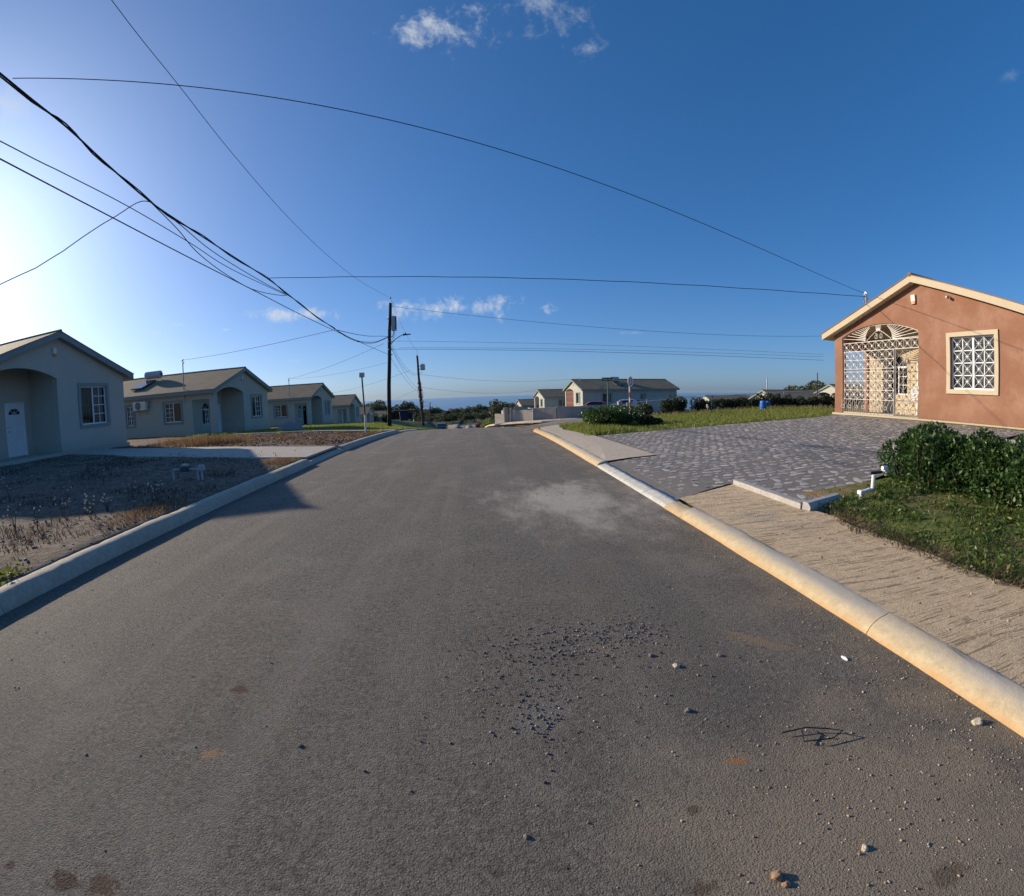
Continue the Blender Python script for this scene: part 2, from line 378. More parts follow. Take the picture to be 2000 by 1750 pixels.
def m_concrete(name, c, stain=(.5, .36, .18), bands=False, broom=False, base_stain=None):
    m = Mat(name, 0.9, 0.25); P = m.pos
    n1 = m.noise(1.6, 6, .65, P); n2 = m.noise(14, 5, .7, P); n3 = m.noise(90, 3, .7, P)
    col = m.ramp(n2, [(0.25, tuple(x*.74 for x in c)), (0.75, tuple(min(1, x*1.16) for x in c))])
    col = m.mix(m.range(n1, .5, .72, 0, .55), col, stain)
    col = m.mix(m.range(n3, .6, .75, 0, .35), col, tuple(x*.4 for x in c))
    if base_stain is not None:      # soil washed along the foot of the kerb, with ragged edge
        sep = m.n('ShaderNodeSeparateXYZ'); m.l(P, sep.inputs[0])
        e = m.math('ADD', m.range(sep.outputs[2], .10, -.02), m.math('MULTIPLY', m.math('SUBTRACT', m.noise(5, 6, .7, P), .5), 1.3))
        col = m.mix(m.range(e, .45, 1.15, 0, .8), col, base_stain)
        col = m.mix(m.math('MULTIPLY', m.range(sep.outputs[2], .05, .10), m.range(m.noise(2.2, 5, .7, P), .35, .6, .35, .9)), col, (.40, .375, .33))
        col = m.mix(m.range(m.noise(4.3, 7, .8, P), .60, .72, 0, .65), col, (.17, .155, .14)); col = m.mix(m.range(m.noise(23, 5, .8, P), .62, .72, 0, .6), col, (.12, .11, .10))
    b = m.bump(n2, .35, .01); b = m.bump(n3, .4, .006, b)
    if broom:
        V_ = m.mapping(P, (1, 1, 1), rot=(0, 0, .16)); warp = m.noise(2.0, 4, .6, V_)
        vw = m.n('ShaderNodeVectorMath'); vw.operation = 'MULTIPLY_ADD'; cmb = m.n('ShaderNodeCombineXYZ'); m.l(m.math('MULTIPLY', warp, .10), cmb.inputs[1])
        ad = m.n('ShaderNodeVectorMath'); ad.operation = 'ADD'; m.l(V_, ad.inputs[0]); m.l(cmb.outputs[0], ad.inputs[1]); VW = ad.outputs[0]
        gl = m.noise(1.0, 2, .5, m.mapping(VW, (.7, 21, 1))); brk = m.noise(1.0, 4, .7, m.mapping(VW, (6, 9, 1))); g2 = m.noise(58, 4, .8, P); g3 = m.noise(130, 3, .8, P)
        line = m.math('MULTIPLY', m.range(m.math('ABSOLUTE', m.math('SUBTRACT', gl, .5)), .035, .008), m.range(brk, .40, .56))
        col = m.mix(m.math('MULTIPLY', line, .8), col, tuple(x*.30 for x in c))
        col = m.mix(m.range(g2, .54, .70, 0, .45), col, tuple(x*.45 for x in c)); col = m.mix(m.range(g3, .5, .3, 0, .35), col, tuple(min(1, x*1.25) for x in c))
        col = m.mix(m.range(m.noise(1.1, 5, .6, P), .52, .72, 0, .5), col, (.44, .40, .36))
        b = m.bump(m.math('SUBTRACT', 1.0, line), .8, .02, b); b = m.bump(g2, 1.0, .03, b); b = m.bump(g3, .8, .012, b)
    m.col(col); m.norm(b); return m.m

M = {}
M['ground'] = m_ground(); M['asphalt'] = m_asphalt()
M['kerb_r'] = m_concrete('kerb_concrete_warm', (.54, .44, .28), (.50, .36, .18), base_stain=(.52, .31, .13))
M['kerb_l'] = m_concrete('kerb_concrete_grey', (.44, .39, .31), (.33, .28, .21))
M['kerb_new'] = m_concrete('kerb_concrete_new', (.56, .55, .49), (.42, .41, .37))
M['walk'] = m_concrete('broomed_concrete', (.86, .66, .43), (.78, .56, .34), broom=True)
M['kerb_far'] = m_concrete('far_kerb_concrete', (.58, .50, .38), (.52, .43, .3))
M['apron'] = m_concrete('smooth_concrete', (.50, .43, .34), (.44, .35, .25))
M['path'] = m_concrete('path_concrete', (.46, .41, .34), (.38, .32, .25))
M['block'] = m_concrete('block_concrete', (.44, .42, .40), (.30, .29, .28))
M['rawwall'] = m_concrete('rendered_block_wall', (.40, .36, .32), (.26, .24, .22))

# ------------------------------------------------------------------ ground, road, water
V, F = ground_mesh(); struct(mesh_np('ground', V, F, M['ground'], smooth=True))
def strip_mesh(name, mat, xs, ys, zf):
    V = [(x, y, zf(x, y)) for y in ys for x in xs]; nx, ny = len(xs), len(ys)
    i = (np.arange(ny-1)[:, None]*nx + np.arange(nx-1)[None, :]).ravel()
    return struct(mesh_np(name, V, np.stack([i, i+1, i+1+nx, i+nx], 1), mat, smooth=True))
strip_mesh('road', M['asphalt'], grid_axis([(-4.2, 2.5, .6)]), grid_axis([(-30, 8, 2), (8, 60, .6), (60, 100, 2)]),
           lambda x, y: road_z(y) + 0.01*math.cos((x+.85)*.9))
strip_mesh('side_street', M['asphalt'], grid_axis([(2.44, 3.4, .12), (3.4, 10, .4), (10, 46, 2)]), grid_axis([(21.0, 44.3, .4)]),
           lambda x, y: (ground_z(x, y) if x > 2.6 else road_z(y)) + 0.03 - 0.5*sstep(3.5, 0.0, (y-21.0))*sstep(2.0, 6.0, x))
def m_sea():
    m = Mat('sea_water', 0.18, 0.5); P = m.pos
    m.col(m.ramp(m.noise(.002, 4, .6, P), [(.3, (.012, .045, .10)), (.7, (.02, .07, .14))]))
    b = m.bump(m.noise(.05, 6, .7, P), .9, 3.0); m.norm(b); return m.m
M['sea'] = m_sea()
n = 96; V = [(0, 0, -58)] + [(14500*math.cos(2*math.pi*k/n), 14500*math.sin(2*math.pi*k/n), -58) for k in range(n)]
struct(mesh_np('sea', V, [(0, 1+k, 1+(k+1) % n) for k in range(n)], M['sea']))

# ------------------------------------------------------------------ kerbs, pavements, driveway
KP = [(0, -.12), (.002, .0), (.018, .03), (.045, .058), (.08, .079), (.115, .092), (.15, .099), (.185, .102), (.215, .102), (.23, .098), (.235, -.12)]   # across the kerb, height
def kerb_run(parent, pts, prof, mat, name='kerb_segment', side=1):
    """pts: (x, y, z) along the kerb face; side = +1 kerb body to the right of travel"""
    pts = [Vector(p) for p in pts]; V = []; F = []
    for i, p in enumerate(pts):
        d = (pts[min(i+1, len(pts)-1)] - pts[max(i-1, 0)]); d.z = 0; d.normalize(); nrm = Vector((d.y, -d.x, 0))*side
        for (a, h) in prof:
            wob = .008*mn.noise(Vector((p.x*11, p.y*11, a*40)))*(a > .02) + .007*mn.noise(Vector((p.x*1.3, p.y*1.3, a*9))) + .004*mn.noise(Vector((p.x*6, p.y*6, a*30)))
            q = p + nrm*(a + wob); V.append((q.x, q.y, p.z + h + wob))
    k = len(prof)
    for i in range(len(pts)-1):
        for j in range(k-1):
            f = (i*k+j, (i+1)*k+j, (i+1)*k+j+1, i*k+j+1); F.append(f if side > 0 else f[::-1])
    for e0, rv in ((0, False), ((len(pts)-1)*k, True)):      # end caps with their own corners, so the joints stay crisp
        b0 = len(V); V += [V[e0+j] for j in range(k)]; F.append(tuple(b0 + j for j in (reversed(range(k)) if rv else range(k))))
    o = mesh_np(name, V, F, mat, parent, smooth=True)
    o.data.polygons[-1].use_smooth = False; o.data.polygons[-2].use_smooth = False
    return o
def line_pts(x, y0, y1, st=.12):
    n = max(2, round((y1-y0)/st)); return [(x, y0+(y1-y0)*i/n, road_z(y0+(y1-y0)*i/n)) for i in range(n+1)]
LOWP = [(0, -.12), (.01, .012), (.06, .03), (.14, .05), (.225, .072), (.235, -.12)]
kr = struct(empty('kerb_right', (0, 0, 0)))
for a, b in [(-7, -4.1), (-4.094, -1.1), (-1.094, 1.9), (1.906, 4.86)]: kerb_run(kr, line_pts(XR, a, b), KP, M['kerb_r'])
kerb_run(kr, line_pts(XR, 4.87, 5.35), [(a, h*.62) for a, h in KP], M['kerb_r'])
for a, b in [(5.36, 6.2), (6.21, 7.1), (7.11, 8.0), (8.01, 8.75)]: kerb_run(kr, line_pts(XR, a, b), LOWP, M['kerb_new'])
for a, b in [(8.76, 11.6), (11.606, 14.6), (14.606, 17.6), (17.606, 18.81)]: kerb_run(kr, line_pts(XR, a, b), KP, M['kerb_r'])
arc = [(XR + 3.6*(1-math.cos(t)), 18.82 + 3.6*math.sin(t)) for t in [i*math.pi/2/14 for i in range(15)]]
arc = [(x, y, road_z(y)*(1-sstep(2.4, 8, x)) + (ground_z(x, y)-.12)*sstep(2.4, 8, x)) for x, y in arc]
kerb_run(kr, arc[:8], KP, M['kerb_r']); kerb_run(kr, arc[7:], KP, M['kerb_r'])
for a, b in [(5.97, 12), (12.006, 18), (18.006, 26)]:
    kerb_run(kr, [(a+(b-a)*i/12, 22.42, ground_z(a+(b-a)*i/12, 22.4)-.10) for i in range(13)], KP, M['kerb_r'])
kl = struct(empty('kerb_left', (0, 0, 0)))
KPL = [(0, -.12), (.006, .0), (.03, .05), (.05, .09), (.075, .118), (.105, .134), (.15, .14), (.2, .14), (.25, .137), (.28, .125), (.3, .105), (.3, -.12)]
for a, b in [(-7, -3.4), (-3.394, -.6), (-.594, 2.4), (2.406, 5.3), (5.306, 8.0), (8.006, 10.55)]: kerb_run(kl, line_pts(XL, a, b), KPL, M['kerb_l'], side=-1)
kerb_run(kl, line_pts(XL, 10.56, 10.9), [(a, h*.5) for a, h in KPL], M['kerb_l'], side=-1)
kerb_run(kl, line_pts(XL, 10.91, 13.5), LOWP, M['kerb_l'], side=-1)
for a, b in [(13.51, 16.9), (16.906, 20.3), (20.306, 23.2)]: kerb_run(kl, line_pts(XL, a, b), KPL, M['kerb_l'], side=-1)
kerb_run(kl, line_pts(XL, 23.22, 31), LOWP, M['kerb_l'], side=-1)
kf = struct(empty('kerb_far', (0, 0, 0)))
FK = [(16.5, 44.0, -1.16), (12.4, 44.0, -1.17), (8.2, 44.0, -1.24), (6.4, 44.8, -1.34), (4.9, 46.2, -1.46), (3.4, 48.0, -1.62), (1.9, 50.0, -1.84), (1.2, 52.0, -2.05), (.9, 56.0, -2.5)]
for a, b in zip(FK, FK[1:]):
    kerb_run(kf, [tuple(a[c] + (b[c]-a[c])*i/4*.998 for c in range(3)) for i in range(5)], [(a_*3.6, h) for a_, h in KP], M['kerb_far'])

# the broom-finished pavement beside the kerb; its far edge is overgrown
def sheet(name, mat, outline, zf, st=.25, thick=.0):
    import bmesh
    from mathutils.geometry import tessellate_polygon
    xs = [p[0] for p in outline]; ys = [p[1] for p in outline]
    bm = bmesh.new(); vs_ = [bm.verts.new((x, y, 0)) for x, y in outline]; bm.faces.new(vs_)
    bmesh.ops.triangulate(bm, faces=bm.faces[:])
    for ax, lo, hi in ((0, min(xs), max(xs)), (1, min(ys), max(ys))):
        c = lo + st
        while c < hi - st*.2:
            no = (1, 0, 0) if ax == 0 else (0, 1, 0); co = (c, 0, 0) if ax == 0 else (0, c, 0)
            bmesh.ops.bisect_plane(bm, geom=bm.verts[:] + bm.edges[:] + bm.faces[:], plane_co=co, plane_no=no); c += st
    for v in bm.verts: v.co.z = zf(v.co.x, v.co.y)
    if thick:
        ex = bmesh.ops.extrude_face_region(bm, geom=bm.faces[:])
        for v in ex['geom']:
            if isinstance(v, bmesh.types.BMVert): v.co.z -= thick
    bmesh.ops.recalc_face_normals(bm, faces=bm.faces[:])
    me = bpy.data.meshes.new(name); bm.to_mesh(me); bm.free(); me.materials.append(mat)
    up = sum(p.normal.z*p.area for p in me.polygons)
    if not thick and up < 0: me.flip_normals()
    return struct(link(bpy.data.objects.new(name, me)))
def lot_z(x, y): return .098 + .052*(x-2.58) if x > 2.58 else .098
edge = [(3.72+.10*mn.noise(Vector((0, y*1.7, 1))), y) for y in [4.15-.35*i for i in range(32)]]
sheet('pavement', M['walk'], [(2.575, -6.7), (2.575, 5.36), (3.62, 5.72), (3.66, 4.1)] + edge, lambda x, y: lot_z(x, y) + .004, .4)
# apron and corner pavement past the driveway
sheet('pavement', M['apron'], [(2.575, 8.76), (3.66, 8.80), (3.55, 13.35), (3.25, 17.0), (3.7, 19.6), (4.9, 21.2), (7.2, 21.9), (7.2, 22.2), (5.6, 22.1), (4.1, 21.4), (3.1, 20.2), (2.7, 19.3), (2.575, 18.5)],
      lambda x, y: max(ground_z(x, y), road_z(y)+.098) + .004 + .012*sstep(13.2, 14.2, y), .5)
# the driveway: dark jointing mortar with rounded stones set in it
def drive_z(x, y): return lot_z(x, y) + .006 - .035*sstep(.7, 0, x-2.575)
def m_drive():
    m = Mat('driveway_mortar', .85, .3); P = m.pos
    c = m.ramp(m.noise(9, 6, .7, P), [(.3, (.155, .14, .122)), (.7, (.22, .20, .176))])
    pale = m.ramp(m.noise(60, 4, .7, P), [(.3, (.22, .21, .2)), (.7, (.32, .3, .28))])
    br = m.n('ShaderNodeTexBrick'); m.l(m.mapping(P, (1, 1, 1), rot=(0, 0, .04)), br.inputs['Vector']); br.offset = .0
    br.inputs['Scale'].default_value = 1.0; br.inputs['Brick Width'].default_value = .62; br.inputs['Row Height'].default_value = .62; br.inputs['Mortar Size'].default_value = .006
    br.inputs['Color1'].default_value = (0, 0, 0, 1); br.inputs['Color2'].default_value = (0, 0, 0, 1); br.inputs['Mortar'].default_value = (1, 1, 1, 1)
    m.col(m.mix(br.outputs['Color'], c, pale)); m.norm(m.bump(m.noise(70, 4, .7, P), .4, .01)); return m.m
M['drive'] = m_drive()
def m_stone(name, rnd):
    m = Mat(name, .55, .45); P = m.pos
    r = m.island() if rnd == 'island' else m.objrand()
    c = m.ramp(r, [(0, (.22, .20, .185)), (.18, (.56, .50, .43)), (.34, (.30, .265, .235)), (.48, (.64, .54, .44)), (.58, (.24, .22, .205)), (.72, (.60, .55, .48)), (.86, (.36, .31, .27)), (1, (.60, .43, .33))])
    m.col(m.mix(m.range(m.noise(35, 5, .7, P), .35, .7, 0, .35), c, (.2, .185, .17))); m.norm(m.bump(m.noise(50, 4, .7, P), .25, .006)); return m.m
M['stone_o'] = m_stone('paving_stone', 'obj'); M['stone_i'] = m_stone('paving_stone_mass', 'island')
drive = sheet('driveway', M['drive'], DRIVE, drive_z, .5)
def stone_shape(seed, n=10):
    r = random.Random(seed); ph = [r.uniform(0, 6.28) for _ in range(3)]
    pts = []
    for k in range(n):
        t = 2*math.pi*k/n; q = 1 + .15*math.sin(2*t+ph[0]) + .13*math.sin(3*t+ph[1]) + .07*math.sin(5*t+ph[2])
        pts.append((math.cos(t)*q, math.sin(t)*q*.66))
    V = [(x, y, 0) for x, y in pts] + [(x*.96, y*.96, .0028) for x, y in pts] + [(0, 0, .003)]
    F = [(k, (k+1) % n, n+(k+1) % n, n+k) for k in range(n)] + [(n+k, n+(k+1) % n, 2*n) for k in range(n)]
    return np.array(V), F
SHAPES = [stone_shape(i) for i in range(8)]
def place_stones():
    rr = random.Random(3); cells = []
    st = .198
    for i in range(int(11.5/st)):
        for j in range(int(10/st)):
            x = 2.7 + (i+.5*(j % 2)+.5)*st + rr.uniform(-.035, .035); y = 4.2 + (j+.5)*st*.92 + rr.uniform(-.03, .03)
            if not in_poly(x, y, DRIVE) or not in_poly(x+.07, y+.05, DRIVE) or not in_poly(x-.07, y-.05, DRIVE): continue
            if rr.random() < .07: continue
            u = rr.random(); sc = rr.uniform(.074, .098) if u < .74 else rr.uniform(.03, .052)
            cells.append((math.hypot(x, y), x, y, sc, rr.uniform(-.7, .7) + (math.pi/2 if rr.random() < .25 else 0), rr.randrange(8)))
    cells.sort()
    meshes = []
    for k, (V, F) in enumerate(SHAPES):
        me = bpy.data.meshes.new('stone'); me.from_pydata(V.tolist(), [], F); me.materials.append(M['stone_o']); meshes.append(me)
    for (d, x, y, s, a, k) in cells[:300]:
        o = bpy.data.objects.new('stone', meshes[k]); o.location = (x, y, drive_z(x, y)+.001); o.rotation_euler = (0, -.05, a); o.scale = (s, s, 1); link(o, drive)
    AV, AF, n0 = [], [], 0
    for (d, x, y, s, a, k) in cells[300:]:
        V, F = SHAPES[k]; c, sn = math.cos(a), math.sin(a); W = V.copy()
        W[:, 0] = x + s*(V[:, 0]*c - V[:, 1]*sn); W[:, 1] = y + s*(V[:, 0]*sn + V[:, 1]*c)
        W[:, 2] = V[:, 2] + .001 + np.array([drive_z(a_, b_) for a_, b_ in W[:, :2]])
        AV.append(W); AF += [tuple(i+n0 for i in f) for f in F]; n0 += len(V)
    stuff(mesh_np('stone_field', np.concatenate(AV), AF, M['stone_i'], drive))
place_stones()
# raised concrete edging at the driveway's near corner
def edging(p, q, w, h, name='edging_block'):
    p, q = Vector((*p, 0)), Vector((*q, 0)); d = (q-p).normalized(); nrm = Vector((d.y, -d.x, 0)); n = 6; V = []
    for i in range(n+1):
        c = p + (q-p)*i/n; z = lot_z(c.x, c.y)
        for a, hh in ((0, -.1), (.0, h*.8), (.02, h), (w*.7, h*.93), (w, h*.55), (w, -.1)):
            e = c + nrm*a; V.append((e.x, e.y, z + hh + .004*mn.noise(e*4)))
    F = [(i*6+j, i*6+j+1, (i+1)*6+j+1, (i+1)*6+j) for i in range(n) for j in range(5)] + [tuple(range(5, -1, -1)), tuple(n*6+j for j in range(6))]
    o = mesh_np(name, V, F, M['block']); return o
tag(edging((3.62, 5.72), (3.62, 4.20), -.14, .085), 'pale concrete edging block lit by the sun at the corner of the stone driveway', 'edging', 'driveway edging blocks')
tag(edging((3.64, 4.19), (4.25, 4.30), .12, .10), 'shaded grey concrete edging block turning the driveway corner toward the grass', 'edging', 'driveway edging blocks')
# concrete paths on the left lots
PATH1 = [(-4.36, 10.95), (-4.36, 13.45), (-9.6, 14.2), (-13.3, 15.0), (-15.6, 15.6), (-15.7, 13.6), (-13.0, 12.9), (-11.0, 11.95), (-8.0, 11.35)]
sheet('path', M['path'], PATH1, lambda x, y: ground_z(x, y) + .035, .5, .05)
PATH2 = [(-4.36, 22.6), (-4.36, 24.0), (-8.5, 23.4), (-13.0, 22.9), (-13.2, 21.9), (-8.5, 22.2)]
sheet('path', M['path'], PATH2, lambda x, y: ground_z(x, y) + .05, .5, .05)

# ------------------------------------------------------------------ houses
def m_stucco(name, c, c2, dirt=(.2, .2, .2), patch=.5):
    m = Mat(name, .9, .2); O = m.obj
    n1 = m.noise(.9, 6, .62, O); n2 = m.noise(6, 5, .7, O); n3 = m.noise(120, 3, .7, O)
    col = m.mix(m.range(n1, .42, .68, 0, patch), c, c2); col = m.mix(m.range(n2, .35, .7, 0, .35), col, tuple(x*.86 for x in c))
    sep = m.n('ShaderNodeSeparateXYZ'); m.l(O, sep.inputs[0])
    splash = m.math('MULTIPLY', m.range(m.math('ADD', sep.outputs[2], m.math('MULTIPLY', n2, .5)), .75, .25), .35)    # rain-splashed soil at the foot
    col = m.mix(splash, col, dirt)
    m.col(col); m.norm(m.bump(n3, .35, .012, m.bump(m.noise(28, 3), .3, .02))); return m.m
def m_roof(name, c):
    m = Mat(name, .9, .25); O = m.obj
    col = m.ramp(m.noise(1.3, 7, .65, O), [(.3, tuple(x*.8 for x in c)), (.5, c), (.72, tuple(x*1.2 for x in c))])
    col = m.mix(m.range(m.noise(45, 4, .75, O), .5, .72, 0, .45), col, tuple(x*.5 for x in c))
    w = m.wave(1.9, .6, 2, m.mapping(O, (1, .02, 1)), 'X'); col = m.mix(m.range(w, .12, 0, 0, .3), col, tuple(x*.55 for x in c))
    m.col(col); m.norm(m.bump(m.noise(60, 4), .5, .01)); return m.m
M['mint'] = m_stucco('mint_stucco', (.45, .445, .38), (.41, .405, .355), (.27, .26, .22), .6)
M['mintdark'] = m_stucco('grey_mint_trim', (.25, .295, .285), (.22, .265, .26), (.26, .3, .3), .4)
M['whitecap'] = m_stucco('white_trim', (.68, .66, .60), (.62, .60, .55), (.5, .47, .42), .4)
M['terra'] = m_stucco('terracotta_render', (.275, .135, .084), (.36, .205, .14), (.24, .125, .08), .85)
M['cream'] = m_stucco('cream_trim', (.56, .47, .33), (.52, .43, .30), (.46, .36, .23), .5)
M['roof'] = m_roof('stone_chip_roof', (.25, .195, .125)); M['roof_r'] = m_roof('brown_roof', (.24, .15, .10))
M['white'] = plain('white_paint', (.76, .76, .74), .45, .4, .05); M['ivory'] = plain('ivory_painted_iron', (.82, .76, .68), .5, .4, .08)
M['doorwhite'] = plain('white_door', (.70, .70, .72), .5, .4, .05); M['wooddoor'] = plain('red_wood', (.20, .075, .05), .55, .4, .3, 8)
M['curtain'] = plain('pale_curtain', (.55, .55, .56), .95, .1, .18, 14); M['darkroom'] = plain('dark_interior', (.014, .013, .013), .95, .1)  # near-black colour stands in for the darkness of unlit rooms
M['metal'] = plain('galvanised_metal', (.34, .35, .36), .45, .5, .2, 12, .6); M['darkmetal'] = plain('dark_metal', (.07, .07, .075), .5, .5, .2, 10, .4)
M['orange'] = plain('orange_plastic', (.75, .20, .03), .4, .5, .05); M['offwhite'] = plain('off_white_plastic', (.70, .66, .55), .5, .4, .06)
M['grime'] = plain('grey_plastic', (.42, .43, .44), .5, .4, .1); M['black'] = plain('black_rubber', (.02, .02, .021), .6, .3, .1)
def m_glass(name, tint=(.02, .025, .03), clear=.35):
    m = Mat(name, .04, .6); m.col(tint)
    t = m.n('ShaderNodeBsdfTransparent'); mx = m.n('ShaderNodeMixShader'); mx.inputs[0].default_value = clear
    m.l(m.b.outputs[0], mx.inputs[1]); m.l(t.outputs[0], mx.inputs[2]); m.l(mx.outputs[0], m.out.inputs['Surface']); return m.m
M['glass'] = m_glass('window_glass', clear=.55); M['glassdark'] = m_glass('dark_glass', clear=.0)
M['carglass'] = m_glass('car_glass', (.012, .014, .018), .0)

W, HP, SL, EAVE, OV = 3.82, 4.56, .365, 4.22, .30           # half width, ridge, slope, eave reach, gable overhang
def roof_under(x): return HP - .22 - SL*abs(x)
def panel_box(mb, quads, P, t):
    for (ua, ub, la, lb, ha, hb) in quads:
        V = [P(ua, la, 0), P(ub, lb, 0), P(ub, hb, 0), P(ua, ha, 0), P(ua, la, t), P(ub, lb, t), P(ub, hb, t), P(ua, ha, t)]
        mb.add(V, [(0, 1, 2, 3), (7, 6, 5, 4), (0, 4, 5, 1), (1, 5, 6, 2), (2, 6, 7, 3), (3, 7, 4, 0)])
def wall_quads(u0, u1, top, openings, bottom=0.0, extra=()):
    """vertical strips of a wall between u0 and u1 with openings (ua, ub, zlo, zhi or function)"""
    br = {u0, u1, *extra}
    for o in openings:
        br |= {o[0], o[1]}
        if callable(o[3]): br |= {o[0] + (o[1]-o[0])*i/14 for i in range(1, 14)}
    br = sorted(b for b in br if u0-1e-6 <= b <= u1+1e-6); Q = []
    for a, b in zip(br, br[1:]):
        if b-a < 1e-5: continue
        m_ = (a+b)/2; here = [o for o in openings if o[0] < m_ < o[1]]
        lo = [bottom, bottom]
        for o in sorted(here, key=lambda o: o[2]):
            if o[2] > lo[0] + 1e-4: Q.append((a, b, lo[0], lo[1], o[2], o[2]))
            hi = o[3]; lo = [hi(a), hi(b)] if callable(hi) else [hi, hi]
        Q.append((a, b, lo[0], lo[1], top(a), top(b)))
    return Q
def arch_fn(a, b, spring, rise):
    c = (a+b)/2; h = (b-a)/2; rad = (h*h + rise*rise)/(2*rise)
    return lambda u: spring + rise - rad + math.sqrt(max(0, rad*rad - (u-c)**2))
def spiral(cx, cz, r, turns, a0, y, sgn=1, n=18):
    return [(cx + sgn*r*(1-.8*i/n)*math.cos(a0+turns*2*math.pi*i/n), y, cz + r*(1-.8*i/n)*math.sin(a0+turns*2*math.pi*i/n)) for i in range(n+1)]
def star(mb, P, u, z, hu, hz, r=.008, full=True):
    if full:
        mb.bar(P(u-hu, z-hz), P(u+hu, z+hz), r); mb.bar(P(u-hu, z+hz), P(u+hu, z-hz), r)
    else:
        for s in ((1, 1), (1, -1)): mb.bar(P(u-hu*s[0]*.5, z-hz*s[1]*.5), P(u+hu*s[0]*.5, z+hz*s[1]*.5), r)
    k = .42
    mb.bar(P(u-hu*k, z), P(u+hu*k, z), r*.9); mb.bar(P(u, z-hz*k), P(u, z+hz*k), r*.9)
    c = Vector(P(u, z)); s_ = .022; mb.box(c.x-s_, c.x+s_, c.y-s_, c.y+s_, c.z-s_, c.z+s_)

def window_part(parent, P, ua, ub, za, zb, style, surround, trimmat, glass):
    """P(u, z, d): d measured into the wall"""
    w = ub-ua; h = zb-za
    def fr(mb, a, b, c, d, t0, t1):
        V = [P(a, c, t0), P(b, c, t0), P(b, d, t0), P(a, d, t0), P(a, c, t1), P(b, c, t1), P(b, d, t1), P(a, d, t1)]
        mb.add(V, [(0, 1, 2, 3), (7, 6, 5, 4), (0, 4, 5, 1), (1, 5, 6, 2), (2, 6, 7, 3), (3, 7, 4, 0)])
    win = MB(); t = .05
    fr(win, ua, ub, za, za+t, .08, .13); fr(win, ua, ub, zb-t, zb, .08, .13); fr(win, ua, ua+t, za+t, zb-t, .08, .13); fr(win, ub-t, ub, za+t, zb-t, .08, .13)
    uc = (ua+ub)/2; fr(win, uc-.03, uc+.03, za+t, zb-t, .078, .13)
    win = win.build('window', M['white'], parent)
    if surround:
        sd_ = MB(); s = .13
        fr(sd_, ua-s, ub+s, zb, zb+s, -.05, .0); fr(sd_, ua-s, ub+s, za-s, za, -.05, .0); fr(sd_, ua-s, ua, za, zb, -.05, .0); fr(sd_, ub, ub+s, za, zb, -.05, .0)
        sd_.build('surround', trimmat, win)
    for (a, b, kk) in ((ua+t, uc-.03, 0), (uc+.03, ub-t, 1)):
        g = MB(); fr(g, a, b, za+t, zb-t, .105, .11); g.build('pane', glass, win)
        if style == 'star' or kk == 1 or style == 'both':
            mu = MB(); nr = 4
            for i in range(1, nr): z = za+t+(h-2*t)*i/nr; fr(mu, a, b, z-.013, z+.013, .085, .104)
            for i in range(1, 2): u = a+(b-a)*i/2; fr(mu, u-.012, u+.012, za+t, zb-t, .084, .1035)
            mu.build('glazing_bars', M['white'], win)
        if style == 'star':
            st = MB(); Q = lambda u, z: P(u, z, .062)
            for i in range(4):
                for j in range(2): star(st, Q, a+(b-a)*(j+.5)/2, za+t+(h-2*t)*(i+.5)/4, (b-a)/4, (h-2*t)/8, .009)
            st.build('star_grille', M['white'], win)
        if style == 'half' and kk == 0:
            st = MB()
            for i in range(1, 4): u = a+(b-a)*i/4; fr(st, u-.008, u+.008, za+t, zb-t, .13, .146)
            for i in range(1, 4): z = za+(h)*i/4; fr(st, a, b, z-.006, z+.006, .13, .146)
            st.build('security_bars', M['grime'], win)
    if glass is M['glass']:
        cu = MB(); n = 16; c0 = (uc+.02 if style == 'half' else ua+t); V = []
        for i in range(n+1):
            u = c0 + (ub-t-c0)*i/n; d = .19 + .022*math.sin(i*2.1)
            V += [P(u, za+t, d), P(u, zb-t, d)]
        cu.add(V, [(2*i, 2*i+2, 2*i+3, 2*i+1) for i in range(n)]); cu.build('curtain', M['curtain'], win)
        dk = MB(); fr(dk, ua-.05, ub+.05, za-.05, zb+.05, .30, .32); dk.build('room', M['darkroom'], win)  # black board behind the glass imitates an unlit room
    return win

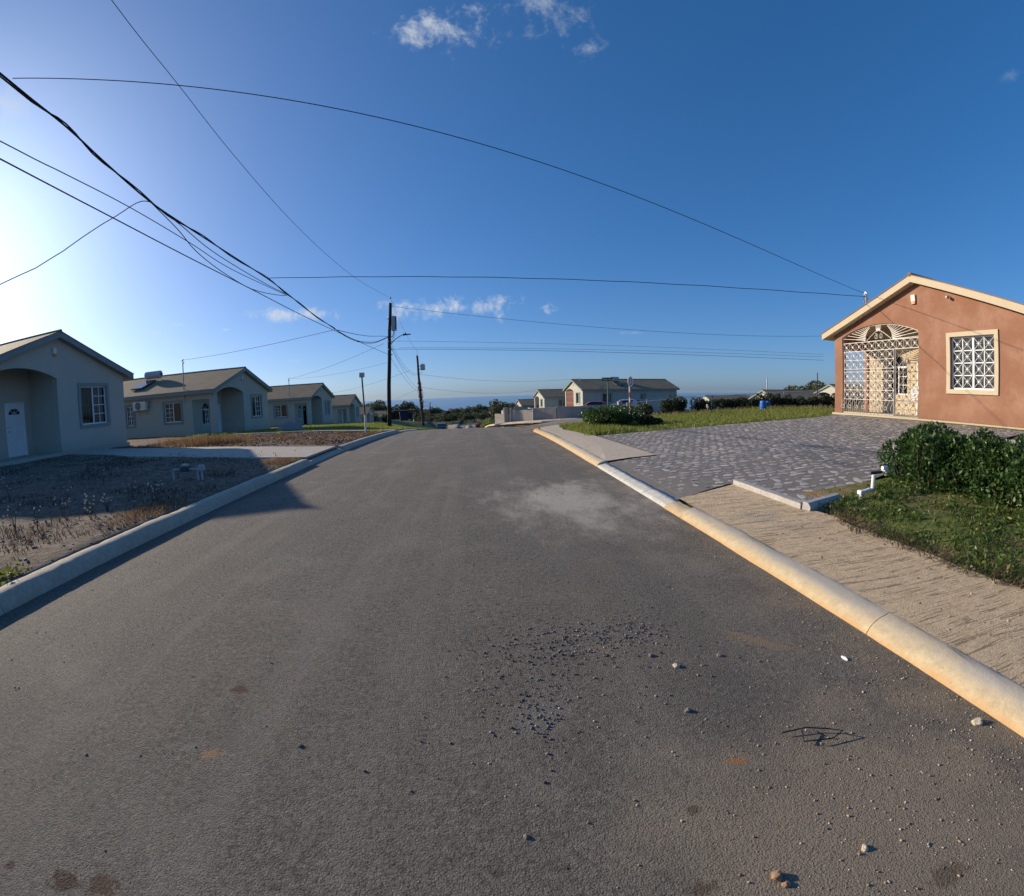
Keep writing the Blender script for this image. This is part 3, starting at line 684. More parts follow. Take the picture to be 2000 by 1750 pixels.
def house(label, q, rot, walls='mint', trim='mintdark', roof='roof', depth=14.0, detail=2, group='bungalows of the estate', grille=False, plinth='mint', side_windows=True, door='doorwhite', drop=1.2, cat='house'):
    h = empty('house', q, rot); tag(h, label, cat, group)
    wm, tm, rm = M[walls], M[trim], M[roof]
    glass = M['glass'] if detail >= 2 else M['glassdark']
    aL, aR, asp, ari = -3.42, 0.0, 2.80, .36
    arch = arch_fn(aL, aR, asp, ari)
    PF = lambda u, z, d=0: (u, d, z)
    PLs = lambda u, z, d=0: (-W + d, u, z)
    PRs = lambda u, z, d=0: (W - d, u, z)
    PBk = lambda u, z, d=0: (u, depth - d, z)
    PD = 1.85; inner = -.02
    mb = MB()
    panel_box(mb, wall_quads(-W, W, roof_under, [(aL, aR, 0, arch), (1.2, 2.7, .95, 2.5)], extra=(0,)), PF, .2)
    side_top = lambda u: roof_under(W) - .001
    lops = [(.38, 1.80, 0, 2.42)]
    rops = []
    if side_windows:
        lops += [(2.75, 4.2, 1.05, 2.35), (7.1, 7.85, 1.0, 2.35)]; rops += [(3.2, 4.6, 1.05, 2.35), (9.6, 10.3, 1.35, 2.2)]
    panel_box(mb, wall_quads(.2, depth-.2, side_top, lops), PLs, .2)
    panel_box(mb, wall_quads(.2, depth-.2, side_top, rops), PRs, .2)
    panel_box(mb, wall_quads(-W, W, roof_under, [], extra=(0,)), PBk, .2)
    mb.build('wall', wm, h)
    # porch: inner walls, ceiling, floor
    pm = M['cream'] if walls == 'terra' else wm
    warch = arch_fn(-2.62, -1.72, 1.75, .42)
    pw = MB(); PP = lambda u, z, d=0: (u, PD + d, z)
    panel_box(pw, wall_quads(-W+.2, .12, lambda u: roof_under(u) if u < 0 else roof_under(.0), [(-2.62, -1.72, .72, warch), (-1.28, -.34, 0, 2.06)]), PP, .15)
    panel_box(pw, wall_quads(.2, PD, lambda u: roof_under(.13), []), lambda u, z, d=0: (inner + d, u, z), .14)
    pw.build('porch_wall', pm, h)
    fl = MB(); fl.box(-W+.0, inner, .02, PD+.2, -.12, .012); fl.build('porch_floor', M['path'], h)
    # door with fan light
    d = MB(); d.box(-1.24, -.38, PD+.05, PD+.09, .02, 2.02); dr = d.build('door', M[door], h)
    fr = MB(); fr.box(-1.28, -1.24, PD-.02, PD+.1, .01, 2.06); fr.box(-.38, -.34, PD-.02, PD+.1, .01, 2.06); fr.box(-1.24, -.38, PD-.02, PD+.1, 2.02, 2.06); fr.build('door_frame', M['white'] if door == 'doorwhite' else M[door], dr)
    if detail >= 1:
        fan = MB(); c = (-.81, 1.62); n = 12
        V = [(c[0], PD+.046, c[1])] + [(c[0]+.27*math.cos(math.pi*i/n), PD+.046, c[1]+.22*math.sin(math.pi*i/n)) for i in range(n+1)]
        fan.add(V, [(0, i+2, i+1) for i in range(n)]); fan.build('fan_light', M['glassdark'], dr)
        rays = MB()
        for i in range(1, 4): a = math.pi*i/4; rays.bar((c[0]+.05*math.cos(a), PD+.04, c[1]+.04*math.sin(a)), (c[0]+.27*math.cos(a), PD+.04, c[1]+.22*math.sin(a)), .01)
        rays.tube([(c[0]+.08*math.cos(math.pi*i/8), PD+.04, c[1]+.07*math.sin(math.pi*i/8)) for i in range(9)], .009, 4); rays.build('fan_bars', M['white'], dr)
        hd = MB(); hd.tube([(-1.17, PD+.05, .98), (-1.17, PD, .98), (-1.06, PD, .985)], .012, 6); hd.build('handle', M['metal'], dr); MB().lathe([(.025, 0), (.025, .02)], 10, (-1.17, PD+.03, 1.14), 'y').build('deadbolt', M['metal'], dr)
    # arched porch window
    aw = MB(); aw.box(-2.62, -1.72, PD+.06, PD+.1, .72, .77); aw.box(-2.62, -2.57, PD+.06, PD+.1, .77, 1.75); aw.box(-1.77, -1.72, PD+.06, PD+.1, .77, 1.75); aw.box(-2.57, -1.77, PD+.06, PD+.1, 1.72, 1.79); aw.box(-2.19, -2.15, PD+.06, PD+.1, .77, 1.72)
    for i in (1, 2): z = .77+.95*i/3; aw.box(-2.15, -1.77, PD+.062, PD+.098, z-.015, z+.015)
    aw.box(-1.98, -1.95, PD+.063, PD+.097, .77, 1.72)
    aw.bar((-2.17, PD+.08, 1.79), (-2.42, PD+.08, 2.06), .014); aw.bar((-2.17, PD+.08, 1.79), (-1.92, PD+.08, 2.06), .014)
    aw = aw.build('window', M['white'], h)
    MB().box(-2.62, -1.72, PD+.10, PD+.11, .72, 2.17).build('pane', M['glassdark'], aw)
    # front and side windows
    st = 'star' if grille else 'half'
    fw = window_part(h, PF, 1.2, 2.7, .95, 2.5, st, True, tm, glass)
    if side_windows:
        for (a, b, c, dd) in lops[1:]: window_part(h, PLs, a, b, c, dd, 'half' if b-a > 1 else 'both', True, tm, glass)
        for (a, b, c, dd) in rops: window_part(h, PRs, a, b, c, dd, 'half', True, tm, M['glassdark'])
    # roof slabs with fascia colour, covering above
    fs = MB()
    for s in (-1, 1):
        x1 = s*EAVE; z0, z1 = HP-.02, HP-.02-SL*EAVE
        V = [(0, -OV, z0-.22), (x1, -OV, z1-.22), (x1, depth+OV, z1-.22), (0, depth+OV, z0-.22), (0, -OV, z0), (x1, -OV, z1), (x1, depth+OV, z1), (0, depth+OV, z0)]
        fs.add(V, [(0, 3, 2, 1), (4, 5, 6, 7), (0, 1, 5, 4), (1, 2, 6, 5), (2, 3, 7, 6)] if s > 0 else [(0, 1, 2, 3), (7, 6, 5, 4), (4, 5, 1, 0), (5, 6, 2, 1), (6, 7, 3, 2)])
    fs.build('fascia', tm, h)
    rf = MB(); o = .02
    for s in (-1, 1):
        nx = 24; x1 = s*(EAVE+o); z0, z1 = HP, HP-SL*(EAVE+o)
        V = [(0, -OV-o, z0-.018), (x1, -OV-o, z1-.018), (x1, depth+OV+o, z1-.018), (0, depth+OV+o, z0-.018), (0, -OV-o, z0+.012), (x1, -OV-o, z1+.012), (x1, depth+OV+o, z1+.012), (0, depth+OV+o, z0+.012)]
        rf.add(V, [(4, 5, 6, 7), (0, 1, 5, 4), (1, 2, 6, 5), (2, 3, 7, 6)] if s > 0 else [(7, 6, 5, 4), (4, 5, 1, 0), (5, 6, 2, 1), (6, 7, 3, 2)])
    rf.tube([(0, -OV-o, HP+.0), (0, depth+OV+o, HP+.0)], .07, 8)
    rf.build('roof', rm, h)
    pl = MB(); e = .05
    pl.box(-W-e, W+e, -e-.04, depth+e, -drop, -.005); pl.build('plinth', M[plinth], h)
    if detail >= 1:    # alarm box under the gable
        al = MB(); al.lathe([(.06, -.05), (.085, -.03), (.085, .0)], 14, (-.1, -.0, 3.78), 'y'); al.box(-.185, -.015, -.07, .0, 3.72, 3.95); ab = al.build('alarm_box', M['offwhite'], h, bevel=.02)
        MB().box(-.18, -.02, -.073, .0, 3.64, 3.718).build('alarm_light', M['orange'], ab, bevel=.02)
    if detail >= 2:    # porch lamp and downpipe
        lp = MB(); lp.tube([(-1.75, PD, 2.05), (-1.75, PD-.1, 2.1), (-1.75, PD-.14, 2.02)], .015, 6); lp.lathe([(.03, 1.9), (.06, 1.95), (.04, 2.04)], 10, (-1.75, PD-.14, 0)); lp.build('porch_lamp', M['offwhite'], h)
    return h

def mast(parent, x, y, z0, z1, name='service_mast'):
    b = MB(); b.tube([(x, y, z0), (x, y, z1)], .035, 8); b.tube([(x-.06, y, z1-.05), (x, y, z1+.03), (x+.06, y, z1-.04)], .03, 6)
    for k in range(3): b.lathe([(.02, -.03), (.04, -.02), (.04, .02), (.02, .03)], 8, (x+(.07 if k % 2 else -.07), y-.03, z1-.12-.1*k)); b.bar((x, y, z1-.12-.1*k), (x+(.07 if k % 2 else -.07), y-.03, z1-.12-.1*k), .012)
    for k in range(5):
        a = random.uniform(0, 6.28); b.tube([(x, y, z1-.05), (x+.14*math.cos(a), y+.1*math.sin(a), z1-.1-.05*k), (x+.03*math.cos(a), y, z1-.32)], .008, 4)
    return b.build(name, M['metal'], parent)

H1 = house('blue-grey shaded bungalow at left edge with white fan-lit door in its arched porch', (-16.0, 13.5, .34), R(88.5))
H2 = house('grey-mint bungalow with solar tank on roof and air conditioner on its side wall', (-16.95, 30.85, -.25), R(88.4))
H3 = house('grey-mint bungalow with open dark doorway behind the grey rubble mound', (-17.85, 50.8, -.94), R(90), door='darkroom')  # door slab coloured near-black to pass as a dark open doorway
H4 = house('fourth grey-mint bungalow in left row, behind the tall square-headed post', (-19.5, 71.0, -2.2), R(92), detail=1)
mast(H2, -3.86, 2.38, 2.3, 5.15); mast(H3, -3.86, 2.3, 2.3, 5.15); mast(H4, -3.86, 2.4, 2.4, 5.0)
HR = house('terracotta bungalow with cream trim and ivory iron grille across its arched porch', (13.74, 10.11, .73), R(-86.8), 'terra', 'cream', 'roof_r', grille=True, plinth='cream', side_windows=False, drop=.19+.4)
m_ = mast(HR, -2.25, .12, 3.5, 4.36)
HC = house('pale mint bungalow beyond the side street with solar tank and reddish wooden porch screen', (14.73, 67.72, -1.14), R(-82), trim='mintdark', door='wooddoor', depth=16.0)
HB = house('mint bungalow second beyond the grey boundary wall, thin mast on its roof', (13.2, 95, -2.36), R(-82), detail=1)
HA = house('smallest mint bungalow farthest behind the grey boundary wall', (11.5, 123.5, -4.7), R(-82), detail=0, side_windows=False)
HE = house('mint bungalow roof and gable behind the blue barrel and hedge row', (49.6, 69, -2.86), R(-90), detail=0, side_windows=False, drop=3)
HF = house('mint gabled bungalow just left of the terracotta house', (60.5, 63.5, -1.75), R(-90), detail=0, side_windows=False, drop=3)
HD = house('low distant mint bungalow with wide roof above the hedge row', (95, 174, -4.95), R(-90), detail=0, side_windows=False, drop=4, depth=22)
HG = house('distant brown roof between the barrel house and the round tree', (76, 86, -3.0), R(-90), detail=0, side_windows=False, drop=4)
H5 = house('tan-roofed bungalow down the slope behind the square-headed post', (-23.5, 98, -4.6), R(92), roof='roof', detail=0, side_windows=False, drop=3)
H6 = house('last tan-roofed bungalow down the slope left of the dark utility pole', (-24.2, 122, -6.3), R(92), detail=0, side_windows=False, drop=3)
# the terracotta house's front: security camera, and its own cream overpaint on the plinth
c_ = MB(); c_.bar((1.25, -.02, 3.74), (1.25, -.12, 3.70), .015); c_.lathe([(.03, 0), (.045, .03), (.045, .14), (.03, .16)], 10, (1.25, -.22, 3.68), 'y'); c_.build('security_camera', M['grime'], HR)
# wooden screen in the far bungalow's arch
sc_ = MB()
for i in range(9): x = -3.36 + 3.3*i/8; sc_.box(x-.05, x+.05, .08, .12, .02, 2.75 + .3*math.sin(math.pi*i/8))
for z in (.1, .9, 1.0, 1.9, 2.6): sc_.box(-3.40, -.02, .075, .078, z, z+.09)
sc_.box(-3.36, -.06, .121, .124, .05, 2.85); sc_.build('porch_screen', M['wooddoor'], HC)

def grille_for(hs):
    g = MB(); Y = .06; P = lambda u, z, d=0: (u, Y + d, z)
    aL, aR = -3.42, 0.0; arch = arch_fn(aL, aR, 2.80, .36)
    fr = .014
    g.tube([P(aL+.02+(aR-aL-.04)*i/24, arch(aL+.02+(aR-aL-.04)*i/24)-.02) for i in range(25)], fr, 4)
    zb, zt = 2.26, 2.58
    for z in (zb, zt): g.bar(P(aL+.02, z), P(aR-.02, z), fr)
    g.bar(P(aL+.02, .02), P(aL+.02, 2.80), fr); g.bar(P(aR-.02, .02), P(aR-.02, 2.80), fr)
    nx = 11; cw = (aR-aL-.04)/nx
    for i in range(nx):
        u = aL+.02+cw*(i+.5); star(g, P, u, (zb+zt)/2, cw/2, (zt-zb)/2, .009); g.bar(P(u-cw/2, zb), P(u-cw/2, zt), .009)
    c = ((aL+aR)/2, zt)                                       # sunburst fan
    for i in range(37):
        a = math.pi*(i+.3)/37.6; dx, dz = math.cos(a), math.sin(a)
        r0 = .62 if abs(dx) > .25 else .36
        r1 = r0
        while r1 < 2 and abs(c[0]+dx*r1 - c[0]) < 1.68 and c[1]+dz*r1 < arch(min(aR-.02, max(aL+.02, c[0]+dx*r1)))-.03: r1 += .02
        if r1 - r0 < .05: continue
        g.tube([P(c[0]+dx*r0, c[1]+dz*r0), P(c[0]+dx*(r0+(r1-r0)*.35), c[1]+dz*(r0+(r1-r0)*.35)), P(c[0]+dx*(r0+(r1-r0)*.4), c[1]+dz*(r0+(r1-r0)*.4)), P(c[0]+dx*r1, c[1]+dz*r1)], [.02, .02, .011, .009], 5)
    for s in (-1, 1):
        g.tube([P(c[0], zt+.36)] + [P(c[0]+s*(.05+.5*t), zt+.36-.32*t**1.2) for t in (.15, .35, .6, .85, 1)], .012, 4)
        g.tube(spiral(c[0]+s*.12, zt+.16, .10, 1.6, 1.4, Y, s), .010, 4); g.tube(spiral(c[0]+s*.66, zt+.10, .085, 1.5, 1.6, Y, s), .010, 4)
    # fixed left leaf and closed gate leaf
    for (a, b, n_, band) in ((aL+.03, -1.73, 5, True), (-1.73, -1.06, 2, False)):
        w = (b-a)/n_; g.bar(P(a, .02), P(a, zb), fr); g.bar(P(b, .02), P(b, zb), fr)
        zs = [.52, .86, 1.19, 1.52, 1.62, 1.94, zb]
        for z in zs: g.bar(P(a, z), P(b, z), .010)
        for i in range(n_):
            if i: g.bar(P(a+w*i, .52), P(a+w*i, zb), .009)
            for z0, z1 in zip(zs, zs[1:]):
                if z1-z0 > .2: star(g, P, a+w*(i+.5), (z0+z1)/2, w/2, (z1-z0)/2, .009)
        g.bar(P(a, .03), P(b, .03), .012)
        k = n_*2
        for i in range(k+1):                                   # pot-bellied balusters below
            u = a + (b-a)*i/k; g.tube([P(u, .52), P(u, .44, -.06), P(u, .30, -.17), P(u, .18, -.16), P(u, .10, -.08), P(u, .03, 0)], .010, 4)
            if i < k and i % 2 == 0: g.tube([(u+w*.25+.05*math.cos(t), Y-.15, .25+.06*math.sin(t)) for t in [6.283*j/10 for j in range(11)]], .008, 4)
    gr = g.build('porch_grille', M['ivory'], hs); gr['label'] = 'ivory iron grille with sunburst fan and star squares'
    # leaf of the gate swung inward
    s2 = MB(); PS = lambda u, z, d=0: (-1.02 + .20*u, .10 + u*.62, z)
    for z in (.03, .52, 1.5, zb-.02): s2.bar(PS(0, z), PS(1, z), .012)
    for u in (0, .5, 1): s2.bar(PS(u, .03), PS(u, zb-.02), .011)
    for i in range(5):
        for j in range(2): s2.bar(PS(j*.5, .52+.34*i), PS(j*.5+.5, .86+.34*i), .008); s2.bar(PS(j*.5+.5, .52+.34*i), PS(j*.5, .86+.34*i), .008)
    s2.build('gate_leaf', M['ivory'], hs)
    # grille in the porch's side opening
    s3 = MB(); PS3 = lambda u, z, d=0: (-W+.08, u, z)
    for z in (.03, .5, .83, 1.16, 1.5, 1.6, 1.95, 2.40): s3.bar(PS3(.38, z), PS3(1.8, z), .011)
    for i in range(5): s3.bar(PS3(.38+1.42*i/4, .03), PS3(.38+1.42*i/4, 2.40), .010)
    for z0, z1 in ((.5, .83), (.83, 1.16), (1.16, 1.5), (1.6, 1.95), (1.95, 2.4)):
        for i in range(4): star(s3, PS3, .38+1.42*(i+.5)/4, (z0+z1)/2, .17, (z1-z0)/2, .008)
    for i in range(13): s3.bar(PS3(.38+1.42*i/12, .03), PS3(.38+1.42*i/12, .5), .009)
    s3.build('side_grille', M['ivory'], hs)
grille_for(HR)

def at_local(h, p):
    m = Matrix.Translation(h.location) @ Matrix.Rotation(h.rotation_euler.z, 4, 'Z'); return m @ Vector(p)
# a white round-backed garden chair inside the terracotta porch
def garden_chair(h, lx, ly, rz):
    p = at_local(h, (lx, ly, .012)); c = empty('garden_chair', p, h.rotation_euler.z + rz)
    tag(c, 'white round-backed garden chair standing inside the terracotta house porch', 'chair')
    MB().lathe([(.02, .44), (.22, .44), (.24, .455), (.22, .475), (.02, .475)], 18).build('seat', M['white'], c)
    b = MB(); ctr = Vector((0, .24, .78))
    b.tube([(ctr.x+.27*math.cos(t), ctr.y+.10*math.sin(t), ctr.z+.27*math.sin(t)) for t in [6.283*i/20 for i in range(21)]], .018, 6)
    for k in range(-4, 5): w_ = math.sqrt(max(0, .27**2-(k*.055)**2)); b.bar((k*.055, .24-.3*w_*.37, .78-w_), (k*.055, .24+.3*w_*.37, .78+w_), .013)
    for k in range(-4, 5): w_ = math.sqrt(max(0, .27**2-(k*.055)**2)); b.bar((-w_, .24+.37*k*.055, .78+k*.055), (w_, .24+.37*k*.055, .78+k*.055), .013)
    b.bar((-.1, .18, .46), (-.12, .22, .56), .016); b.bar((.1, .18, .46), (.12, .22, .56), .016); b.build('backrest', M['white'], c)
    for sx in (-1, 1):
        for sy in (-1, 1): MB().tube([(sx*.14, sy*.14, .45), (sx*.2, sy*.2, 0)], .015, 6).build('leg', M['white'], c)
garden_chair(HR, -1.15, 1.1, R(-25))

# solar water heaters on two roofs and the wall-hung air conditioner
def solar_heater(h, label, y, side=-1):
    p = at_local(h, (0, 0, 0)); o = empty('solar_water_heater', p, h.rotation_euler.z); tag(o, label, 'water heater', 'rooftop solar water heaters')
    x = side*1.0; zr = lambda xx: HP+.012 - SL*abs(xx)
    t = MB(); t.lathe([(.10, -.76), (.23, -.75), (.285, -.70), (.285, .70), (.23, .75), (.10, .76)], 22, (x, y, zr(x)+.42), 'y'); tk = t.build('tank', M['grime'], o, smooth=False)
    MB().lathe([(.12, -.775), (.12, -.765)], 14, (x, y, zr(x)+.42), 'y').build('tank_port', M['darkmetal'], tk)
    pn = MB(); xa, xb = side*1.35, side*3.05
    for (a, b, za, zb_, nm) in ((y-.55, y+.55, .06, .16, 'collector_panel'),):
        V = [(xa, a, zr(xa)+za), (xb, a, zr(xb)+za), (xb, b, zr(xb)+za), (xa, b, zr(xa)+za), (xa, a, zr(xa)+zb_), (xb, a, zr(xb)+zb_), (xb, b, zr(xb)+zb_), (xa, b, zr(xa)+zb_)]
        pn.hexa(V)
    cp = pn.build('collector_panel', M['darkmetal'], o)
    gl = MB(); V = [(xa+side*.04, y-.5, zr(xa+side*.04)+.165), (xb-side*.04, y-.5, zr(xb-side*.04)+.165), (xb-side*.04, y+.5, zr(xb-side*.04)+.165), (xa+side*.04, y+.5, zr(xa+side*.04)+.165)]
    gl.add(V, [(0, 1, 2, 3) if side < 0 else (3, 2, 1, 0)]); gl.build('panel_glass', M['glassdark'], cp)
    fr = MB()
    for yy in (y-.5, y+.5): fr.bar((x-.2, yy, zr(x-.2)), (x-.15, yy, zr(x)+.25), .018); fr.bar((x+.2, yy, zr(x+.2)), (x+.15, yy, zr(x)+.25), .018); fr.bar((x-.2, yy, zr(x)+.14), (x+.2, yy, zr(x)+.14), .015)
    for yy in (y-.6, y+.62): fr.tube([(x, yy, zr(x)+.2), (x+side*.3, yy, zr(x+side*.3)+.06), (side*1.4, yy-.06, zr(1.4)+.1)], .014, 5)
    stuff(fr.build('frame', M['metal'], o))
solar_heater(H2, 'grey cylinder solar tank and panel on the second bungalow roof at left', 7.45, -1)
solar_heater(HC, 'dark solar tank with white end on the pale mint bungalow roof at right', 6.4, 1)
def air_conditioner(h, y0, y1, z0, z1):
    p = at_local(h, (-W, 0, 0)); o = empty('air_conditioner', p, h.rotation_euler.z); tag(o, 'white outdoor air conditioner unit hung under the eave of the second bungalow', 'air conditioner')
    MB().box(-.44, -.12, y0, y1, z0, z1).build('casing', M['offwhite'], o, bevel=.015)
    cy, cz = y1-.5, (z0+z1)/2
    f = MB()
    for rr in (.08, .14, .2, .26): f.tube([(-.45, cy+rr*math.cos(t), cz+rr*math.sin(t)) for t in [6.283*i/20 for i in range(21)]], .008, 4)
    for k in range(8): a = k*math.pi/4; f.bar((-.45, cy, cz), (-.45, cy+.27*math.cos(a), cz+.27*math.sin(a)), .006)
    fg = f.build('fan_guard', M['grime'], o)
    MB().lathe([(.26, -.446), (.26, -.442)], 24, (0, cy, cz), 'x').build('fan_recess', M['darkmetal'], fg)  # flat dark disc on the casing imitates a shaded opening
    b = MB()
    for yy in (y0+.2, y1-.2): b.box(-.46, 0, yy-.02, yy+.02, z0-.06, z0-.005); b.box(-.03, 0, yy-.02, yy+.02, z0-.35, z0-.06)
    b.tube([(-.3, y0, z0+.2), (-.3, y0-.1, z0+.15), (-.12, y0-.1, z1), (0, y0-.1, z1)], .02, 6); stuff(b.build('bracket', M['metal'], o))
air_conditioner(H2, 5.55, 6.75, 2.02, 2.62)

# ------------------------------------------------------------------ poles and wires
M['pole'] = plain('tarred_wood', (.035, .028, .024), .85, .2, .35, 9, bump=.4); M['pole2'] = plain('weathered_wood', (.075, .058, .048), .9, .2, .35, 9, bump=.4)
M['wire'] = plain('black_cable', (.012, .012, .013), .6, .3, .1); M['galv'] = plain('pale_galvanised', (.42, .43, .43), .5, .5, .15, 8, .3)
def utility_pole(label, base, top, r0, r1, mat):
    o = empty('utility_pole', base); tag(o, label, 'utility pole', 'utility poles'); b, t = Vector(base), Vector(top)
    d = t-b; n = 9; MB().tube([d*i/n + Vector((.02*math.sin(i*1.7), .02*math.cos(i*2.1), 0))*(1 if 0 < i < n else 0) - Vector((0, 0, .5 if i == 0 else 0)) for i in range(n+1)], [r0+(r1-r0)*i/n for i in range(n+1)], 12).build('shaft', mat, o, smooth=True)
    return o
P1B, P1T = (-6.95, 35.3, -.62), (-6.56, 35.4, 9.0)
P1 = utility_pole('tall dark utility pole with grey equipment box and street lamp beside left kerb', P1B, P1T, .17, .12, M['pole'])
def rel(o, p): return tuple(Vector(p) - Vector(o.location))
ins = MB(); ins.bar(rel(P1, (-6.56, 35.4, 8.9)), rel(P1, (-6.55, 35.4, 9.4)), .02); ins.lathe([(.03, 0), (.07, .03), (.05, .07), (.08, .11), (.05, .16), (.03, .2)], 10, rel(P1, (-6.55, 35.4, 9.32))); ins.build('insulator', M['grime'], P1)
eb = MB(); eb.box(-.19, .19, -.16, .16, 0, 1.15); eb_ = eb.build('equipment_box', M['galv'], P1, bevel=.04); eb_.location = rel(P1, (-6.28, 35.32, 6.78))
eb2 = MB(); eb2.box(.10, .191, -.17, -.161, .1, 1.05); eb2.tube([(-.05, 0, -.02), (-.05, 0, -.25), (-.18, 0, -.5)], .03, 6); eb2.tube([(.05, 0, -.02), (.03, 0, -.35), (-.15, 0, -.7)], .02, 6); e2 = eb2.build('box_hatch', M['darkmetal'], eb_)
lm = MB(); q = lambda x, y, z: rel(P1, (x, y, z)); lm.tube([q(-6.6, 35.33, 5.72), q(-6.2, 35.34, 6.12), q(-5.75, 35.36, 6.38), q(-5.55, 35.37, 6.42)], [.04, .04, .035, .03], 8); la = lm.build('lamp_arm', M['galv'], P1, smooth=True)
lh = MB(); lh.hexa([q(-5.6, 35.28, 6.36), q(-4.98, 35.26, 6.42), q(-4.98, 35.46, 6.42), q(-5.6, 35.46, 6.36), q(-5.6, 35.31, 6.5), q(-4.98, 35.3, 6.47), q(-4.98, 35.42, 6.47), q(-5.6, 35.42, 6.5)]); lh.lathe([(.05, 0), (.05, .07), (.03, .1)], 8, q(-5.42, 35.37, 6.49)); lh.build('lamp_head', M['darkmetal'], la)
br = MB()
for z in (7.75, 6.9, 6.3, 5.95, 5.3, 4.9): br.lathe([(.155, -.025), (.16, 0), (.155, .025)], 12, q(-6.7 + .04*(z-5)/1.0*.1 + .03, 35.35, z)); br.bar(q(-6.85, 35.3, z), q(-6.42, 35.3, z+.02), .018)
stuff(br.build('clamp_bands', M['darkmetal'], P1))
P2B, P2T = (-6.55, 54.58, -2.3), (-7.0, 54.56, 6.5)
P2 = utility_pole('leaning utility pole with grey transformer and red vine down the road', P2B, P2T, .17, .12, M['pole2'])
q2 = lambda x, y, z: rel(P2, (x, y, z))
tr = MB(); tr.lathe([(.05, -.36), (.27, -.34), (.29, -.28), (.29, .28), (.30, .30), (.30, .33), (.1, .4)], 16, q2(-6.35, 54.5, 5.05)); tr.lathe([(.03, 0), (.05, .05), (.03, .1), (.05, .15), (.02, .25)], 8, q2(-6.42, 54.5, 5.4)); trn = tr.build('transformer', M['galv'], P2)
tb = MB(); tb.bar(q2(-6.95, 54.56, 5.2), q2(-6.6, 54.5, 5.2), .03); tb.bar(q2(-6.93, 54.56, 4.85), q2(-6.6, 54.5, 4.85), .03); tb.bar(q2(-7.0, 54.56, 6.4), q2(-6.98, 54.56, 7.15), .02); tb.bar(q2(-6.95, 54.56, 4.4), q2(-6.4, 54.5, 4.4), .02); stuff(tb.build('bracket', M['darkmetal'], P2))
P3 = utility_pole('thin far pole beyond the crest, left of the dark car', (-8.85, 84.5, -4.6), (-8.72, 84.55, .5), .1, .07, M['pole2'])
la3 = MB(); q3 = lambda x, y, z: rel(P3, (x, y, z)); la3.tube([q3(-8.8, 84.5, -.1), q3(-9.6, 84.5, .55), q3(-10.2, 84.5, .8), q3(-10.4, 84.5, .8)][::-1] if False else [q3(-10.9, 84.5, -.2), q3(-10.1, 84.5, .35), q3(-9.7, 84.5, .5), q3(-9.3, 84.5, .55)], .04, 6); la3.bar(q3(-8.8, 84.5, -.25), q3(-10.9, 84.5, -.2), .03); la3.build('lamp_arm', M['galv'], P3)
P4 = utility_pole('slim pale pole standing behind the house with the blue barrel', (51.5, 70.5, -3), (51.5, 70.5, 3.9), .12, .09, M['galv'])
P5 = utility_pole('slim dark pole in front of the round tree at right', (56.5, 62.5, -3), (56.5, 62.5, 4.7), .12, .08, M['pole2'])

def wire(label, pts, r=.012, group='overhead wires', n=5, twist=0.0, name='overhead_wire'):
    pts = [Vector(p) for p in pts]; out = []
    for i in range(len(pts)-1):                              # Catmull-Rom through the measured points
        p0, p1, p2, p3 = pts[max(0, i-1)], pts[i], pts[i+1], pts[min(len(pts)-1, i+2)]
        k = max(4, int((p2-p1).length/.5))
        for j in range(k):
            t = j/k; out.append(.5*((2*p1) + (p2-p0)*t + (2*p0-5*p1+4*p2-p3)*t*t + (3*p1-p0-3*p2+p3)*t**3))
    out.append(pts[-1])
    if twist:
        out = [p + Vector((math.cos(i*.9), 0, math.sin(i*.9)))*twist for i, p in enumerate(out)]
    o = MB().tube(out, r, n).build(name, M['wire']); tag(o, label, 'wire', group); return o
def sag(a, b, s, n=10):
    a, b = Vector(a), Vector(b); return [a + (b-a)*i/n - Vector((0, 0, 4*s*(i/n)*(1-i/n))) for i in range(n+1)]
XW = -6.72
pl = lambda yz: [(XW, y, z) for y, z in yz]
BUND = [(-9, 8.6), (-2, 7.35), (3.88, 6.57), (5.37, 6.40), (6.44, 6.19), (7.95, 5.93), (9.33, 5.84), (11.04, 5.76), (13.97, 5.63), (15.78, 5.46), (17.78, 5.23), (21.57, 4.95)]
wire('thick black cable bundle sweeping down from the top left toward the tall pole', pl(BUND), .019)
wire('twisted black cable wound around the thick bundle at left', [(x, y, z) for x, y, z in pl(BUND)], .014, twist=.035)
wire('bundle strand rising straight from its low point to the tall pole', pl([(21.57, 4.95), (24.89, 5.18), (28.6, 5.52), (32, 5.95), (35.1, 6.31)]), .016)
wire('bundle strand drooping in a loop before the tall pole', pl([(21.57, 4.95), (24, 4.86), (26.5, 4.93), (30.05, 5.3), (32.5, 5.75), (35.1, 6.3)]), .022)
wire('second drooping loop strand just under the first before the tall pole', pl([(21.57, 4.95), (23.6, 4.82), (26.5, 4.87), (30.05, 5.24), (35.1, 6.25)]), .014)
wire('thin wire above the lowest cable at left, joining the bundle near midspan', pl([(-9, 5.9), (-2, 5.7), (4.2, 5.58), (5.52, 5.58), (7.33, 5.58), (9.59, 5.48), (11.63, 5.34), (15.6, 5.40)]), .010)
wire('lowest black cable at left running straight down to the tall pole', pl([(-9, 6.0), (-2, 5.62), (4.26, 5.32), (6.93, 5.21), (9.41, 5.12), (12.57, 5.04), (17.77, 4.91), (25.98, 4.86), (35.1, 4.9)]), .013)
wire('single top wire falling steeply from the upper left to the tall pole tip', pl([(-9, 12.2), (0, 10.35), (5.58, 9.4), (8.26, 9.08), (11.16, 8.70), (15.49, 8.35), (20.4, 8.29), (26.17, 8.55), (35.4, 9.5)]), .008)
